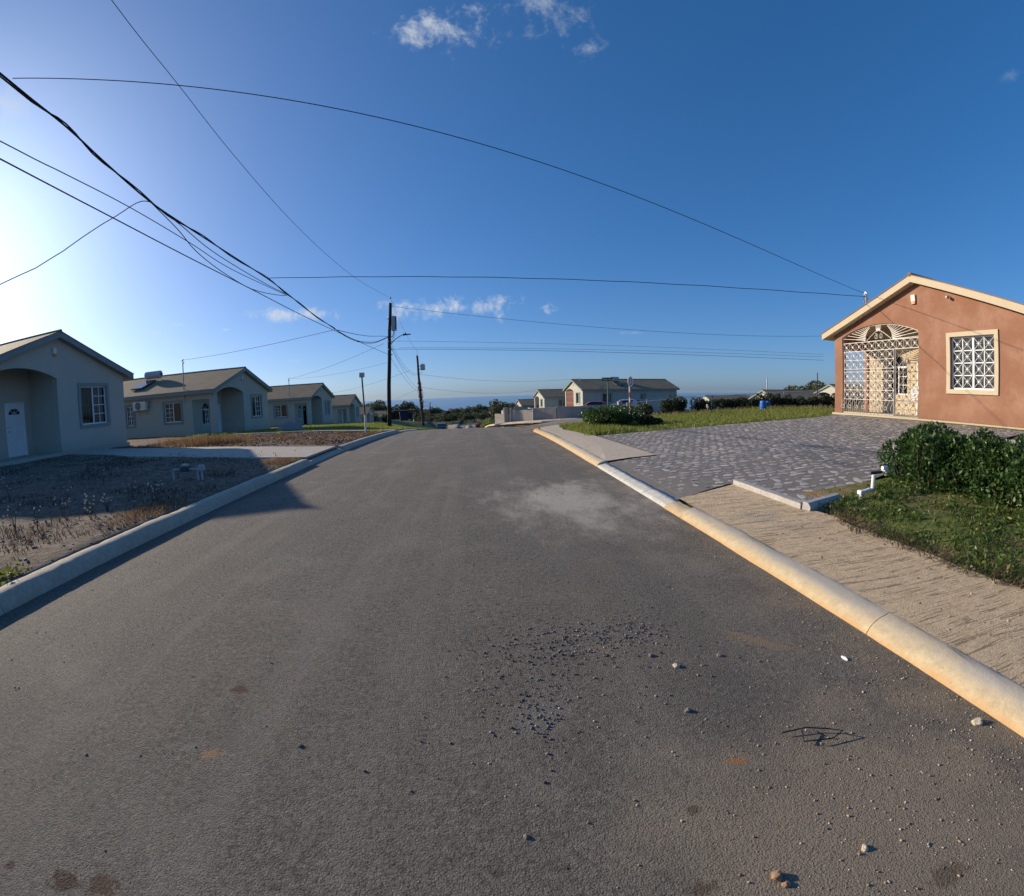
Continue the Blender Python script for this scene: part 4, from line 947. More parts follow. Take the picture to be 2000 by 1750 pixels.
wire('slack loop hanging below the bundle where the left drop wire leaves', pl([(7.95, 5.93), (9.04, 5.65), (9.83, 5.36), (11.08, 5.15), (12.9, 5.04), (14.79, 5.24), (15.78, 5.44)]), .011)
wire('second slack strand between the bundle and its hanging loop', pl([(7.95, 5.93), (9.13, 5.79), (10.28, 5.6), (11.62, 5.5), (13.98, 5.42), (15.78, 5.44)]), .011)
wire('drop wire from the bundle down to the left edge of the picture', [(XW, 7.95, 5.92), (-6.9, 7.75, 5.86), (-7.3, 7.2, 5.3), (-8.3, 5.6, 3.98), (-10.5, 2.2, 2.9)], .010)
MR = at_local(HR, (-2.25, .12, 4.32))
wire('long wire arching high across the sky to the terracotta house mast', sag((XW, 4.1, 6.62), MR, .55, 16), .0075)
wire('level drop wire from the bundle across to the terracotta house mast', sag((XW, 14.0, 5.64), MR - Vector((0, 0, .1)), .42, 16), .010, twist=.006)
M2 = at_local(H2, (-3.86, 2.38, 5.1)); M3 = at_local(H3, (-3.86, 2.3, 5.1)); M4 = at_local(H4, (-3.86, 2.4, 4.95))
wire('drop wire from the second bungalow mast up to the cable bundle', sag(M2, (XW, 21.5, 4.95), .18), .010)
wire('drop wire from the third bungalow mast up to the tall pole', sag(M3, (-6.75, 33.5, 5.6), .3), .011)
wire('fainter second wire from the third bungalow mast to the tall pole', sag(M3, (-6.9, 35.3, 4.3), .3), .008)
wire('drop wire from the fourth bungalow mast to the leaning pole cables', sag(M4, (-6.8, 46, 4.2), .3), .011)
wire('low wire from the leaning pole left toward the tan roofs', sag((-6.7, 54.5, 2.6), at_local(H5, (-2, 1, 4.6)), .5), .011)
RB = (30.6, 33.0)
wire('sagging wire from the tall pole top across the white cloud to the right', sag((-6.5, 35.4, 8.75), (*RB, 6.5), 1.25, 20), .012)
wire('upper of three level wires running right from the tall pole', sag((-6.5, 35.4, 5.98), (*RB, 4.85), .35, 20), .009)
wire('middle of three level wires running right from the tall pole', sag((-5.9, 35.4, 5.42), (*RB, 4.62), .30, 20), .010)
wire('lowest of three level wires running right from the tall pole', sag((-6.5, 35.4, 5.34), (*RB, 4.32), .30, 20), .013)
wire('thin wire from tall pole top down to the leaning pole top', sag((-6.55, 35.4, 9.4), (-6.98, 54.56, 7.1), .5), .008)
wire('left cable of the group curving from tall pole to leaning pole', sag((-6.6, 35.4, 5.6), (-6.85, 54.57, 4.32), .95), .012)
wire('second cable of the group curving from tall pole to leaning pole', sag((-6.55, 35.4, 5.75), (-6.84, 54.57, 4.36), .8), .011)
wire('lower cable from tall pole to mid height of leaning pole', sag((-6.6, 35.4, 4.6), (-6.75, 54.57, 1.9), .35), .011)
wire('second lower cable from tall pole to mid height of leaning pole', sag((-6.6, 35.4, 5.5), (-6.75, 54.57, 2.3), .55), .010)
MC = at_local(HC, (.6, .9, 4.75)); MBm = at_local(HB, (.2, 1.6, 4.9))
mast(HC, .6, .9, 4.3, 4.8); mast(HB, .9, 1.6, 2.9, 4.95); mast(HA, .6, 1.0, 4.2, 4.9)
wire('wire from the leaning pole sagging to the pale mint bungalow roof', sag((-6.85, 54.57, 4.24), MC, .75, 14), .012)
wire('wire from the leaning pole sagging to the second mint bungalow mast', sag((-6.8, 54.57, 2.69), MBm, 1.0, 14), .012)

# ------------------------------------------------------------------ signs and posts
M['green'] = plain('green_sign_enamel', (.015, .09, .06), .4, .5, .1); M['greenpole'] = plain('green_paint', (.03, .16, .13), .5, .4, .1); M['red'] = plain('red_enamel', (.50, .02, .025), .4, .5, .08)
def street_sign():
    x, y = 6.86, 23.0; z0 = ground_z(x, y); o = empty('street_name_sign', (x, y, z0), R(-16)); tag(o, 'green street name sign on a green post behind the corner bush', 'street sign')
    MB().tube([(0, 0, -.3), (0, 0, 2.06-z0)], .035, 10).build('post', M['greenpole'], o)
    p = MB(); p.box(-.30, .30, -.012, .012, 2.05-z0, 2.24-z0); pn = p.build('name_plate', M['green'], o, bevel=.004)
    t = MB(); r = random.Random(5); u = -.24
    for k in range(12):                                     # white letters, too small and far to read in the photograph
        w_ = r.choice((.018, .022, .026))
        if k in (6, 9): u += .045
        t.box(u, u+.006, -.0155, -.0125, 2.095-z0, 2.165-z0)
        if k % 3 == 0: t.box(u+.006, u+w_, -.0155, -.0125, 2.155-z0, 2.165-z0)
        if k % 3 != 2: t.box(u+.006, u+w_, -.0155, -.0125, 2.125-z0, 2.134-z0)
        t.box(u+w_, u+w_+.006, -.0155, -.0125, 2.095-z0, 2.165-z0)
        u += w_+.018
    stuff(t.build('lettering', M['white'], pn))
street_sign()
def round_sign():
    x, y = 7.62, 21.72; z0 = ground_z(x, y); o = empty('round_road_sign', (x, y, z0), R(40)); tag(o, 'round white road sign with red ring on a red and white striped post', 'road sign')
    zc = 1.98-z0
    d = MB(); d.lathe([(.265, -.008), (.265, .008)], 28, (0, -.05, zc), 'y'); f = d.build('disc', M['white'], o)
    g = MB(); g.tube([(.125*math.cos(t), -.060, zc+.165*math.sin(t)) for t in [6.2832*i/24 for i in range(25)]], .022, 5); g.build('red_ring', M['red'], f)
    z = -.3; k = 0
    for z1 in (.55, .78, 1.02, 1.28, 1.52):
        z1 = z1 + .72 - z0 - .55; MB().tube([(0, 0, z), (0, 0, z1)], .036, 10, True).build('post_band', M['white'] if k % 2 == 0 else M['red'], o); z = z1; k += 1
    MB().tube([(0, 0, z), (0, 0, zc+.1)], .034, 10).build('post_top', M['galv'], o)
round_sign()
def square_post():
    x, y = -5.35, 21.3; z0 = ground_z(x, y); o = empty('panel_post', (x, y, z0), R(20)); tag(o, 'slim dark post with small pale square panel on top beside left kerb', 'post')
    MB().tube([(0, 0, -.2), (.0, 0, .85)], .05, 10).build('painted_base', M['offwhite'], o)
    MB().tube([(0, 0, .85), (-.07, 0, 2.62-z0)], .038, 10).build('shaft', M['darkmetal'], o)
    p = MB(); p.box(-.20, .06, -.03, .03, 2.55-z0, 2.78-z0); pp = p.build('panel', M['galv'], o, bevel=.01); MB().box(-.17, .03, -.036, -.031, 2.58-z0, 2.75-z0).build('panel_face', M['grime'], pp)
square_post()

# ------------------------------------------------------------------ cars
def paint(name, c, rough=.3): 
    m = Mat(name, rough, .5); m.col(m.ramp(m.noise(2.5, 4, .6), [(.3, tuple(x*.85 for x in c)), (.7, c)])); m.b.inputs['Coat Weight'].default_value = .6; m.b.inputs['Coat Roughness'].default_value = .08; return m.m
M['tyre'] = plain('tyre_rubber', (.02, .02, .02), .85, .2, .2, 20); M['rim'] = plain('alloy', (.45, .45, .46), .35, .5, .1, 10, .8)
M['tail'] = plain('red_lens', (.42, .01, .015), .2, .5, .1); M['lens'] = plain('clear_lens', (.6, .6, .6), .15, .6, .1)
def car(label, loc, rz, body, length=4.2, width=1.72, height=1.48, style='hatch'):
    o = empty('car', loc, rz); tag(o, label, 'car', 'cars in the picture')
    Lh = length/2
    if style == 'hatch': prof = [(-Lh, .45, .62, .75), (-Lh+.04, .36, .86, .98), (-Lh+.18, .28, .95, 1.30), (-Lh+.55, .25, .96, height-.03), (-.2, .24, .95, height), (.35, .24, .93, height-.07), (.95, .24, .91, .97), (1.15, .24, .90, .92), (Lh-.35, .27, .80, .81), (Lh-.06, .33, .66, .67), (Lh, .42, .55, .56)]
    else: prof = [(-Lh, .45, .70, .72), (-Lh+.05, .34, .93, .95), (-Lh+.6, .26, .98, 1.0), (-Lh+.95, .25, .97, 1.22), (-.75, .24, .96, height-.04), (-.15, .24, .95, height), (.4, .24, .93, height-.06), (1.0, .24, .91, .96), (1.2, .24, .9, .92), (Lh-.35, .27, .80, .81), (Lh-.06, .33, .66, .67), (Lh, .42, .55, .56)]
    V = []; F = []
    for (x, lo, belt, top) in prof:
        hw = width/2*(1 - .10*(abs(x)/Lh)**4); g = min(1, max(0, (top-belt)/.5)); tw = hw*(.96 - .20*g)
        ring = [(-hw*.92, lo), (-hw, lo+.14), (-hw, belt-.12), (-hw*.96, belt), (-tw, top-.04*g), (-tw*.6, top+.012*g), (tw*.6, top+.012*g), (tw, top-.04*g), (hw*.96, belt), (hw, belt-.12), (hw, lo+.14), (hw*.92, lo)]
        V += [(x, y, z) for y, z in ring]
    k = 12
    for i in range(len(prof)-1):
        for j in range(k): F.append((i*k+j, i*k+(j+1) % k, (i+1)*k+(j+1) % k, (i+1)*k+j))
    F.append(tuple(range(k))[::-1]); F.append(tuple((len(prof)-1)*k+j for j in range(k)))
    bo = mesh_np('body', V, F, body, o, smooth=False)
    bv = bo.modifiers.new('bevel', 'BEVEL'); bv.width = .03; bv.segments = 2; bv.limit_method = 'ANGLE'; bv.angle_limit = R(25)
    gi = [i for i, p in enumerate(prof) if p[3]-p[2] > .1]; a, b = gi[0]-1, gi[-1]+1
    def pt(i, j, e=.012):
        x, y, z = V[i*k+j]; return Vector((x, y, z))
    def pane(ps, name='window'):
        c = sum(ps, Vector())/len(ps); nrm = (ps[1]-ps[0]).cross(ps[2]-ps[0]).normalized()
        if nrm.dot(c - Vector((0, 0, .9))) < 0: nrm = -nrm
        qs = [c + (p-c)*.88 + nrm*.016 for p in ps]; MB().add(qs, [tuple(range(len(qs)))]).build(name, M['carglass'], o)
    for j0, j1 in ((3, 4), (7, 8)):
        mid = (gi[0]+gi[-1])//2 + 1
        for lo_, hi_ in ((gi[0], mid), (mid, gi[-1]+1)):
            ps = [pt(i, j0) for i in range(lo_, min(hi_, len(prof)-1)+1)] + [pt(i, j1) for i in reversed(range(lo_, min(hi_, len(prof)-1)+1))]; pane(ps)
    pane([pt(gi[-1], 4), pt(gi[-1]+1, 3), pt(gi[-1]+1, 8), pt(gi[-1], 7)], 'windscreen')
    pane([pt(gi[0]-(0 if style == 'hatch' else 0), 4) if style != 'hatch' else pt(gi[0]+1, 4), pt(max(0, gi[0]-1), 3), pt(max(0, gi[0]-1), 8), pt(gi[0]+1, 7) if style == 'hatch' else pt(gi[0], 7)], 'rear_window')
    for sx in (-Lh+.78, Lh-.82):
        for sy in (-1, 1):
            t = MB(); t.lathe([(.17, -.10), (.29, -.10), (.31, -.05), (.31, .05), (.29, .10), (.17, .10)], 18, (sx, sy*(width/2-.10), .31), 'y'); w_ = t.build('wheel', M['tyre'], o)
            rm = MB(); rm.lathe([(.03, -.075), (.18, -.07), (.19, 0), (.18, .07), (.03, .075)], 12, (sx, sy*(width/2-.07), .31), 'y'); rm.build('rim', M['rim'], w_)
    for sy in (-1, 1):
        y = sy*(width/2-.18)
        MB().box(-Lh-.012, -Lh+.12, y-.14, y+.14, .74, .92).build('tail_light', M['tail'], o, bevel=.02)
        MB().box(Lh-.16, Lh-.01, y-.16, y+.14, .56, .68).build('headlight', M['lens'], o, bevel=.02)
        MB().box(.55, .68, sy*(width/2+.02)-.06, sy*(width/2+.02)+.06, .95, 1.07).build('wing_mirror', body, o, bevel=.02)
    MB().box(-Lh-.018, -Lh+.02, -.24, .24, .52, .63).build('number_plate', M['offwhite'], o)
    return o
M['p_blue'] = paint('dark_blue_paint', (.02, .03, .055)); M['p_red'] = paint('red_paint', (.35, .03, .04)); M['p_silver'] = paint('silver_paint', (.45, .48, .54)); M['p_dark'] = paint('black_maroon_paint', (.03, .012, .016))
car('dark blue car going down beyond the road crest between gravel heaps', (-6.1, 77.3, -4.56), R(90), M['p_blue'], style='sedan')
car('red car with dark roof parked behind the grey boundary wall', (15.4, 59.6, -1.25), R(168), M['p_red'], 4.3)
car('silver hatchback parked by the fence with red tail lamp showing', (18.9, 56.6, -1.02), R(160), M['p_silver'], 4.0)
car('dark maroon car parked beside the silver hatchback, behind the striped post', (21.2, 58.6, -1.1), R(70), M['p_dark'], 4.2, 1.75, 1.55)

# ------------------------------------------------------------------ boundary wall, fence, far clutter
def far_wall():
    o = empty('boundary_wall', (2.05, 51.2, -1.75)); tag(o, 'long weathered grey boundary wall with pillars rounding the side street corner', 'wall')
    def seg(a, b, za, zb_, ta, tb, t=.16, name='wall_panel'):
        a, b = Vector(a), Vector(b); d = (b-a).normalized(); nn = Vector((-d.y, d.x))*t/2; O = o.location
        V = [(p.x-O.x, p.y-O.y, z-O.z) for p, z in ((a-nn, za-.5), (b-nn, zb_-.5), (b+nn, zb_-.5), (a+nn, za-.5), (a-nn, ta), (b-nn, tb), (b+nn, tb), (a+nn, ta))]
        MB().hexa(V).build(name, M['rawwall'], o, bevel=.01)
    K = [((2.05, 51.2), -1.75, -.70), ((3.02, 50.0), -1.62, -.70), ((3.85, 49.0), -1.50, -.27), ((4.88, 47.95), -1.40, -.26), ((5.90, 46.9), -1.31, -.24), ((7.0, 46.2), -1.25, -.02), ((8.1, 45.5), -1.18, .0), ((11.2, 45.5), -1.15, .08), ((14.6, 45.5), -1.12, .14)]
    for a, b in ((0, 1), (2, 3), (3, 4), (4, 5), (5, 6), (6, 7), (7, 8)): seg(K[a][0], Vector(K[b][0]) - (Vector(K[b][0])-Vector(K[a][0])).normalized()*.015, K[a][1], K[b][1], max(K[a][2], K[b][2]) - .02, max(K[a][2], K[b][2]) - .02)
    for (x, y), zt, w_ in (((3.2, 49.78), -.02, .24), ((3.72, 49.12), -.04, .14), ((5.92, 46.85), -.10, .14), ((14.85, 45.5), .45, .22)):
        MB().box(x-w_-o.location.x, x+w_-o.location.x, y-w_-o.location.y, y+w_-o.location.y, -.3, zt-o.location.z).build('pillar', M['rawwall'], o, bevel=.015)
far_wall()
def ruin():
    o = empty('unfinished_block_house', (4.2, 57, -2.3)); tag(o, 'roofless unfinished concrete block house behind the wall pillars', 'building')
    for a, b, c, d, z in ((-.9, -.6, 0, .2, 1.9), (-.6, .2, 0, .2, 1.2), (.2, .5, 0, .2, 1.75), (.5, 1.6, .02, .2, 2.15), (1.6, 2.9, .02, .2, 1.85), (2.7, 2.9, .21, 4, 1.85), (-.9, -.7, .21, 4, 1.6)):
        MB().box(a, b, c, d, -.5, z).build('block_wall', M['rawwall'], o)
ruin()
M['chain'] = plain('chain_link_wire', (.30, .31, .31), .5, .5, .15, 10, .5)
def fence(label, pts, h, step=2.6, mesh=.11):
    o = empty('chain_link_fence', pts[0]); tag(o, label, 'fence', 'chain-link fences'); b = Vector(pts[0])
    P_ = [Vector(p) for p in pts]; net = MB()
    for p, q_ in zip(P_, P_[1:]):
        n_ = max(1, round((q_-p).length/step))
        for i in range(n_+1):
            c = p+(q_-p)*i/n_ - b; MB().tube([c-Vector((0, 0, .3)), c+Vector((0, 0, h))], .03, 6).build('post', M['galv'], o)
        MB().tube([p-b+Vector((0, 0, h-.03)), q_-b+Vector((0, 0, h-.03))], .022, 6).build('top_rail', M['galv'], o)
        d = (q_-p); Lg = d.length; k = int(Lg/mesh)
        hh = h-.06
        for i in range(-int(hh/mesh), k):
            for s in (0, 1):
                u0, u1 = i*mesh, i*mesh+hh
                za, zb_ = (.03, hh) if s == 0 else (hh, .03)
                if u1 < 0 or u0 > Lg: continue
                if u0 < 0: za += (zb_-za)*(-u0)/(u1-u0); u0 = 0
                if u1 > Lg: zb_ = za + (zb_-za)*(Lg-u0)/(u1-u0); u1 = Lg
                net.tube([p-b+d*(u0/Lg)+Vector((0, 0, za)), p-b+d*(u1/Lg)+Vector((0, 0, zb_))], .0022, 3, False)
    stuff(net.build('wire_mesh', M['chain'], o))
fence('chain-link fence with pale rail in front of the parked silver car', [(14.9, 45.6, -.95), (24, 45.9, -.55)], 1.5, 3.0, .16)
fence('thin chain-link fence running behind the hedge row', [(9.5, 27.6, -.25), (14.5, 25.6, .15), (20.5, 22.5, .55)], 1.05, 2.5, .12)
def lathe_thing(name, label, cat, loc, prof, mat, n=18, group=None):
    o = MB().lathe(prof, n).build(name, mat, smooth=False); o.location = loc; tag(o, label, cat, group); return o
M['bluepl'] = plain('blue_plastic', (.01, .13, .48), .45, .5, .12, 4)
def barrel():
    x, y = 14.2, 19.75; z = ground_z(x, y)-.03; o = empty('water_barrel', (x, y, z)); o.scale = (.7, .7, .48); tag(o, 'bright blue plastic barrel standing at the far edge of the lawn', 'barrel')
    MB().lathe([(.20, 0), (.24, .03), (.25, .30), (.265, .33), (.25, .36), (.25, .66), (.265, .69), (.25, .72), (.235, .95), (.2, .97)], 20, (0, 0, .0)).build('shell', M['bluepl'], o)
    MB().lathe([(.20, .971), (.20, 1.0), (.05, 1.0)], 16).build('lid', M['bluepl'], o)
    MB().lathe([(.15, .55), (.16, .6), (.16, .95), (.14, .97)], 14, (.52, .1, 0)).build('bucket', M['bluepl'], o)
barrel()
M['navy'] = plain('navy_paint', (.012, .018, .05), .5, .4, .2); M['tent'] = plain('dark_canvas', (.02, .02, .024), .8, .2, .2)
def skip():
    x, y = -8.3, 51.0; z = ground_z(x, y); o = empty('refuse_bin', (x, y, z), R(12)); tag(o, 'dark navy refuse bin standing on grass right of the tall pole', 'bin')
    MB().hexa([(-.42, -.38, .1), (.42, -.38, .1), (.42, .38, .1), (-.42, .38, .1), (-.5, -.45, 1.05), (.5, -.45, 1.05), (.5, .45, 1.0), (-.5, .45, 1.0)]).build('tub', M['navy'], o, bevel=.02)
    MB().hexa([(-.53, -.48, 1.055), (.53, -.48, 1.055), (.53, .48, 1.01), (-.53, .48, 1.01), (-.5, -.4, 1.12), (.5, -.4, 1.12), (.5, .44, 1.07), (-.5, .44, 1.07)]).build('lid', M['navy'], o)
    for sx in (-1, 1): MB().lathe([(.09, -.03), (.1, 0), (.09, .03)], 12, (sx*.36, .3, .1), 'x').build('wheel', M['black'], o)
skip()
def shelter():
    x, y = -13.2, 76; z = ground_z(x, y)-.05; o = empty('roadside_shelter', (x, y, z)); tag(o, 'dark flat-roofed shelter behind the tall pole with a pale low wall', 'shelter')
    MB().box(-1.9, 2.6, -1.4, 1.4, 2.3, 2.45).build('canopy', M['tent'], o, bevel=.03)
    for px in (-1.7, 2.4):
        for py in (-1.2, 1.2): MB().tube([(px, py, -.2), (px, py, 2.3)], .06, 8).build('post', M['darkmetal'], o)
    MB().box(-1.5, 2.2, 1.0, 1.15, .2, 2.0).build('back_panel', M['tent'], o)
    MB().box(-1.4, 2.2, -1.9, -1.7, -.3, 1.0).build('low_wall', M['rawwall'], o)
shelter()
# heaps: grey rubble mound on the grass, gravel beyond the crest
def heap(label, loc, rx, ry, h, mat, group=None, seed=1, cat='heap', name='gravel_heap'):
    n, r_ = 26, 9; V = []; F = []
    for i in range(r_+1):
        for k in range(n):
            t = 2*math.pi*k/n; q_ = i/r_; rad = q_*(1+.16*mn.noise(Vector((math.cos(t)*1.5, math.sin(t)*1.5, seed))))
            x, y = rx*rad*math.cos(t), ry*rad*math.sin(t); z = h*(1-q_**1.6) + .16*h*mn.fractal(Vector((x*2.2, y*2.2, seed*3)), 1, 2, 4)*(1-q_*.6) - (.15 if i == r_ else 0)
            V.append((x, y, z))
    for i in range(r_):
        for k in range(n): F.append((i*n+k, (i+1)*n+k, (i+1)*n+(k+1) % n, i*n+(k+1) % n))
    o = mesh_np(name, V, F, mat, smooth=False); o.location = loc; tag(o, label, cat, group); return o
M['rubble'] = m_concrete('grey_rubble', (.26, .245, .24), (.17, .16, .155)); M['gravelheap'] = m_concrete('dark_gravel', (.13, .13, .14), (.09, .09, .1))
heap('grey rubble mound lying on the grass before the third bungalow', (-10.9, 25.2, ground_z(-10.9, 25.2)-.05), 1.05, .75, .62, M['rubble'], seed=4, name='rubble_mound')
heap('dark gravel heap left of the dark blue car', (-9.2, 83, ground_z(-9.2, 83)-.1), 1.7, 1.4, 1.1, M['gravelheap'], 'gravel heaps beyond the crest', 5)
heap('low dark gravel heap right of the dark blue car', (-3.6, 86, ground_z(-3.6, 86)-.1), 1.5, 1.2, .85, M['gravelheap'], 'gravel heaps beyond the crest', 6)
heap('small pale sand heap beyond the crest near the shrubs', (-1.6, 90, ground_z(-1.6, 90)-.1), 1.0, 1.0, .95, M['path'], 'gravel heaps beyond the crest', 7)
# grey pipe frame by the purple shrub
fr = MB(); z = ground_z(2.6, 84); 
for i in range(5): fr.tube([(-.8+.4*i, 0, -.2), (-.8+.4*i, 0, 2.1-.18*i)], .035, 6)
fr.tube([(-.85, 0, 1.95), (.85, 0, 1.25)], .03, 6); fr.tube([(-.85, 0, .5), (.85, 0, .45)], .03, 6)
o = fr.build('metal_frame', M['galv']); o.location = (.9, 84, z); tag(o, 'grey metal pipe frame standing behind the purple shrub past the crest', 'frame')
# white plastic pipes
def pvc(name, label, runs, r=.021, boxes=(), loc=(0, 0, 0), cat='pipe', mat='white'):
    o = empty(name, loc); tag(o, label, cat, 'white plastic water pipes')
    for k, run in enumerate(runs): MB().tube(run, r, 10).build('pipe', M[mat], o)
    for (b_, mt, nm) in boxes: MB().box(*b_).build(nm, M[mt], o, bevel=.012)
    return o
g = ground_z(-5.8, 8.1)+.02
M['pvc_old'] = plain('weathered_pvc', (.42, .41, .40), .6, .3, .15, 20)  # white pipe greyed in its colour to look shaded
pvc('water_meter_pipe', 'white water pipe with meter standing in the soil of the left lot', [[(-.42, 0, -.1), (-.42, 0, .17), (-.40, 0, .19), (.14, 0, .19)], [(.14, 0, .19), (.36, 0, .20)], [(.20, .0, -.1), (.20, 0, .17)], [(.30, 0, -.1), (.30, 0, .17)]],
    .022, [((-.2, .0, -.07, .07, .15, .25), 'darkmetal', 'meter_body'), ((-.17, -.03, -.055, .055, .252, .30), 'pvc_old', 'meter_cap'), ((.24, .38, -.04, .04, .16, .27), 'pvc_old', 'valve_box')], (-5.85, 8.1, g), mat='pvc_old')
g = lot_z(4.6, 4.35)
pvc('water_pipe_elbow', 'white water pipe elbows poking from the grass by the driveway edging', [[(-.22, -.05, -.1), (-.22, -.05, .10), (-.08, -.05, .12), (-.02, -.05, .13), (-.02, -.05, .30)], [(.22, .02, .36), (.30, .02, .36), (.36, .05, .30)]],
    .026, [((-.265, -.19, -.085, -.01, .07, .125), 'white', 'elbow_box'), ((-.02, .22, .0, .045, .29, .33), 'darkmetal', 'valve_body'), ((.235, .30, -.015, .05, .31, .37), 'white', 'cap_box')], (4.75, 4.15, g))
# bent black wire on the road
o = MB().tube([(-.12, .07, .004), (.0, .05, .012), (.10, .0, .008), (.14, -.05, .02), (.08, -.06, .006), (-.02, -.04, .012), (-.06, -.02, .004), (-.03, .05, .02)], .0035, 5).build('wire_scrap', M['wire']); o.location = (1.39, 1.26, .012); tag(o, 'bent piece of thin black wire lying on the road near right kerb', 'wire')
o = MB().bar((.02, .0, .02), (.06, -.03, -.0), .003).build('wire_end', M['wire'], o)
# pale slab seen over the hedge
sl = MB().box(-.5, .5, -.5, .5, -.2, .06).build('concrete_slab', M['whitecap']); sl.location = (10.9, 5.6, lot_z(10.9, 5.6)); sl.rotation_euler = (0, 0, .05); tag(sl, 'pale flat concrete slab on the driveway seen over the front hedge', 'slab')

# ------------------------------------------------------------------ plants
def unit(v): return v/np.maximum(1e-9, np.linalg.norm(v, axis=1, keepdims=True))
def leaf_mesh(C, D, Lg, Wd, rng, fold=.15):
    """one folded diamond leaf per point: C centres, D directions"""
    n = len(C); D = unit(D); S = unit(np.cross(D, unit(rng.normal(size=(n, 3))))); U = np.cross(S, D)
    L_ = (Lg if np.ndim(Lg) else np.full(n, Lg))[:, None]; W_ = (Wd if np.ndim(Wd) else np.full(n, Wd))[:, None]
    a = C - D*L_*.5; b = C + S*W_*.5 + U*W_*fold; c = C + D*L_*.5; d = C - S*W_*.5 + U*W_*fold
    V = np.stack([a, b, c, d], 1).reshape(-1, 3); F = np.arange(4*n).reshape(n, 4)
    return V, F
def clump_points(n, clumps, rng, shell=.45):
    """points spread through the outer part of several ellipsoids (cx, cy, cz, rx, ry, rz)"""
    cl = np.array(clumps); w = (cl[:, 3]*cl[:, 4]*cl[:, 5])**.66; k = rng.choice(len(cl), n, p=w/w.sum())
    d = unit(rng.normal(size=(n, 3))); r = 1 - shell*rng.random(n)**1.6
    P = cl[k, :3] + d*cl[k, 3:6]*r[:, None]
    return P, d
M['leaf_tree'] = leafmat('tree_leaves', [(0, (.038, .055, .026)), (.5, (.068, .088, .038)), (.85, (.11, .125, .055)), (1, (.15, .16, .08))], .55, .2, .3, byobj=True)
M['leaf_hedge'] = leafmat('hedge_leaves', [(0, (.016, .042, .010)), (.45, (.034, .078, .017)), (.85, (.065, .125, .026)), (1, (.13, .19, .045))], .42, .25, .4, (.12, .22, .03))
M['leaf_row'] = leafmat('hedge_row_leaves', [(0, (.016, .028, .012)), (.5, (.032, .05, .018)), (.9, (.06, .075, .03)), (1, (.14, .12, .06))], .45, .2, .4)
M['leaf_red'] = leafmat('red_vine_leaves', [(0, (.10, .02, .03)), (.6, (.16, .05, .05)), (1, (.08, .08, .03))], .5, .25)
M['leaf_purple'] = leafmat('purple_flowers', [(0, (.10, .02, .07)), (.5, (.2, .06, .14)), (1, (.04, .07, .02))], .5, .25)
M['leaf_lime'] = leafmat('lime_leaves', [(0, (.08, .12, .02)), (.5, (.17, .21, .03)), (1, (.32, .32, .05))], .45, .4)
M['grass'] = leafmat('grass_blades', [(0, (.10, .13, .022)), (.5, (.19, .22, .04)), (.85, (.27, .28, .07)), (1, (.38, .32, .14))], .5, .4, .3, (.28, .34, .05))
M['weed'] = leafmat('verge_weeds', [(0, (.035, .068, .014)), (.5, (.07, .12, .024)), (.88, (.12, .16, .036)), (1, (.28, .22, .09))], .45, .3, .4, (.14, .22, .03))
M['dry'] = leafmat('dry_grass', [(0, (.10, .06, .03)), (.5, (.19, .12, .06)), (.85, (.30, .20, .11)), (1, (.42, .34, .22))], .8, .35, .2, (.26, .15, .06))
M['straw'] = leafmat('straw_grass', [(0, (.16, .14, .05)), (.5, (.26, .22, .09)), (1, (.4, .34, .18))], .7, .35, .2)
M['darkweed'] = leafmat('dry_dark_weeds', [(0, (.05, .035, .024)), (.5, (.09, .065, .04)), (.85, (.16, .12, .07)), (1, (.09, .10, .04))], .85, .3, .2)
M['flower'] = leafmat('white_flower_heads', [(0, (.45, .43, .38)), (1, (.7, .68, .62))], .8, .35, .2)
M['bark'] = plain('bark', (.085, .065, .05), .9, .2, .35, 8, bump=.5)

def tree_proto(seed, h, r, n=2400, leaf=.42, flat=.75, trunk_h=.35):
    rng = np.random.default_rng(seed); cl = []
    for i in range(13):
        a = rng.uniform(0, 6.28); q_ = rng.random()**.6; cr = r*rng.uniform(.28, .5)
        cl.append((r*.72*q_*math.cos(a), r*.72*q_*math.sin(a), h*(trunk_h + (1-trunk_h)*rng.uniform(.25, .86)*(1-.35*q_)) , cr, cr, cr*flat))
    P, d = clump_points(n, cl, rng); V, F = leaf_mesh(P, d + .8*rng.normal(size=d.shape), leaf*rng.uniform(.7, 1.3, n), leaf*.62, rng)
    me = bpy.data.meshes.new('crown'); 
    o = mesh_np('crown', V, F, M['leaf_tree']); crown = o.data; bpy.data.objects.remove(o)
    t = MB(); t.tube([(0, 0, -.6), (.05*h*.1, 0, h*trunk_h*.6), (.02, .03*h*.1, h*trunk_h), (0, 0, h*.7)], [.045*h*.6, .035*h*.6, .03*h*.6, .01*h], 7)
    for c in cl[:6]: t.tube([(0, 0, h*trunk_h*.9), (c[0]*.5, c[1]*.5, (h*trunk_h*.9+c[2])*.52), (c[0], c[1], c[2])], [.018*h, .012*h, .005*h], 5)
    o = t.build('trunk', M['bark']); trunk = o.data; bpy.data.objects.remove(o)
    return crown, trunk
PROTO = [tree_proto(i, 6.0, 2.9 + .35*(i % 3), flat=.6+.1*(i % 4), trunk_h=.22 + .06*(i % 3)) for i in range(7)]
def tree(label, x, y, h, rwid=1.0, k=0, group='trees beyond the crest', z=None):
    z = ground_z(x, y) if z is None else z
    o = empty('tree', (x, y, z), random.uniform(0, 6.28)); s = h/5.9; o.scale = (s*rwid, s*rwid, s); tag(o, label, 'tree', group)
    c, t = PROTO[k % len(PROTO)]
    for nm, me in (('crown', c), ('trunk', t)): link(bpy.data.objects.new(nm, me), o)
    return o
def polar(az, el, d): a = R(az); return d*math.sin(a), d*math.cos(a), CAM_H + d*math.tan(R(el))
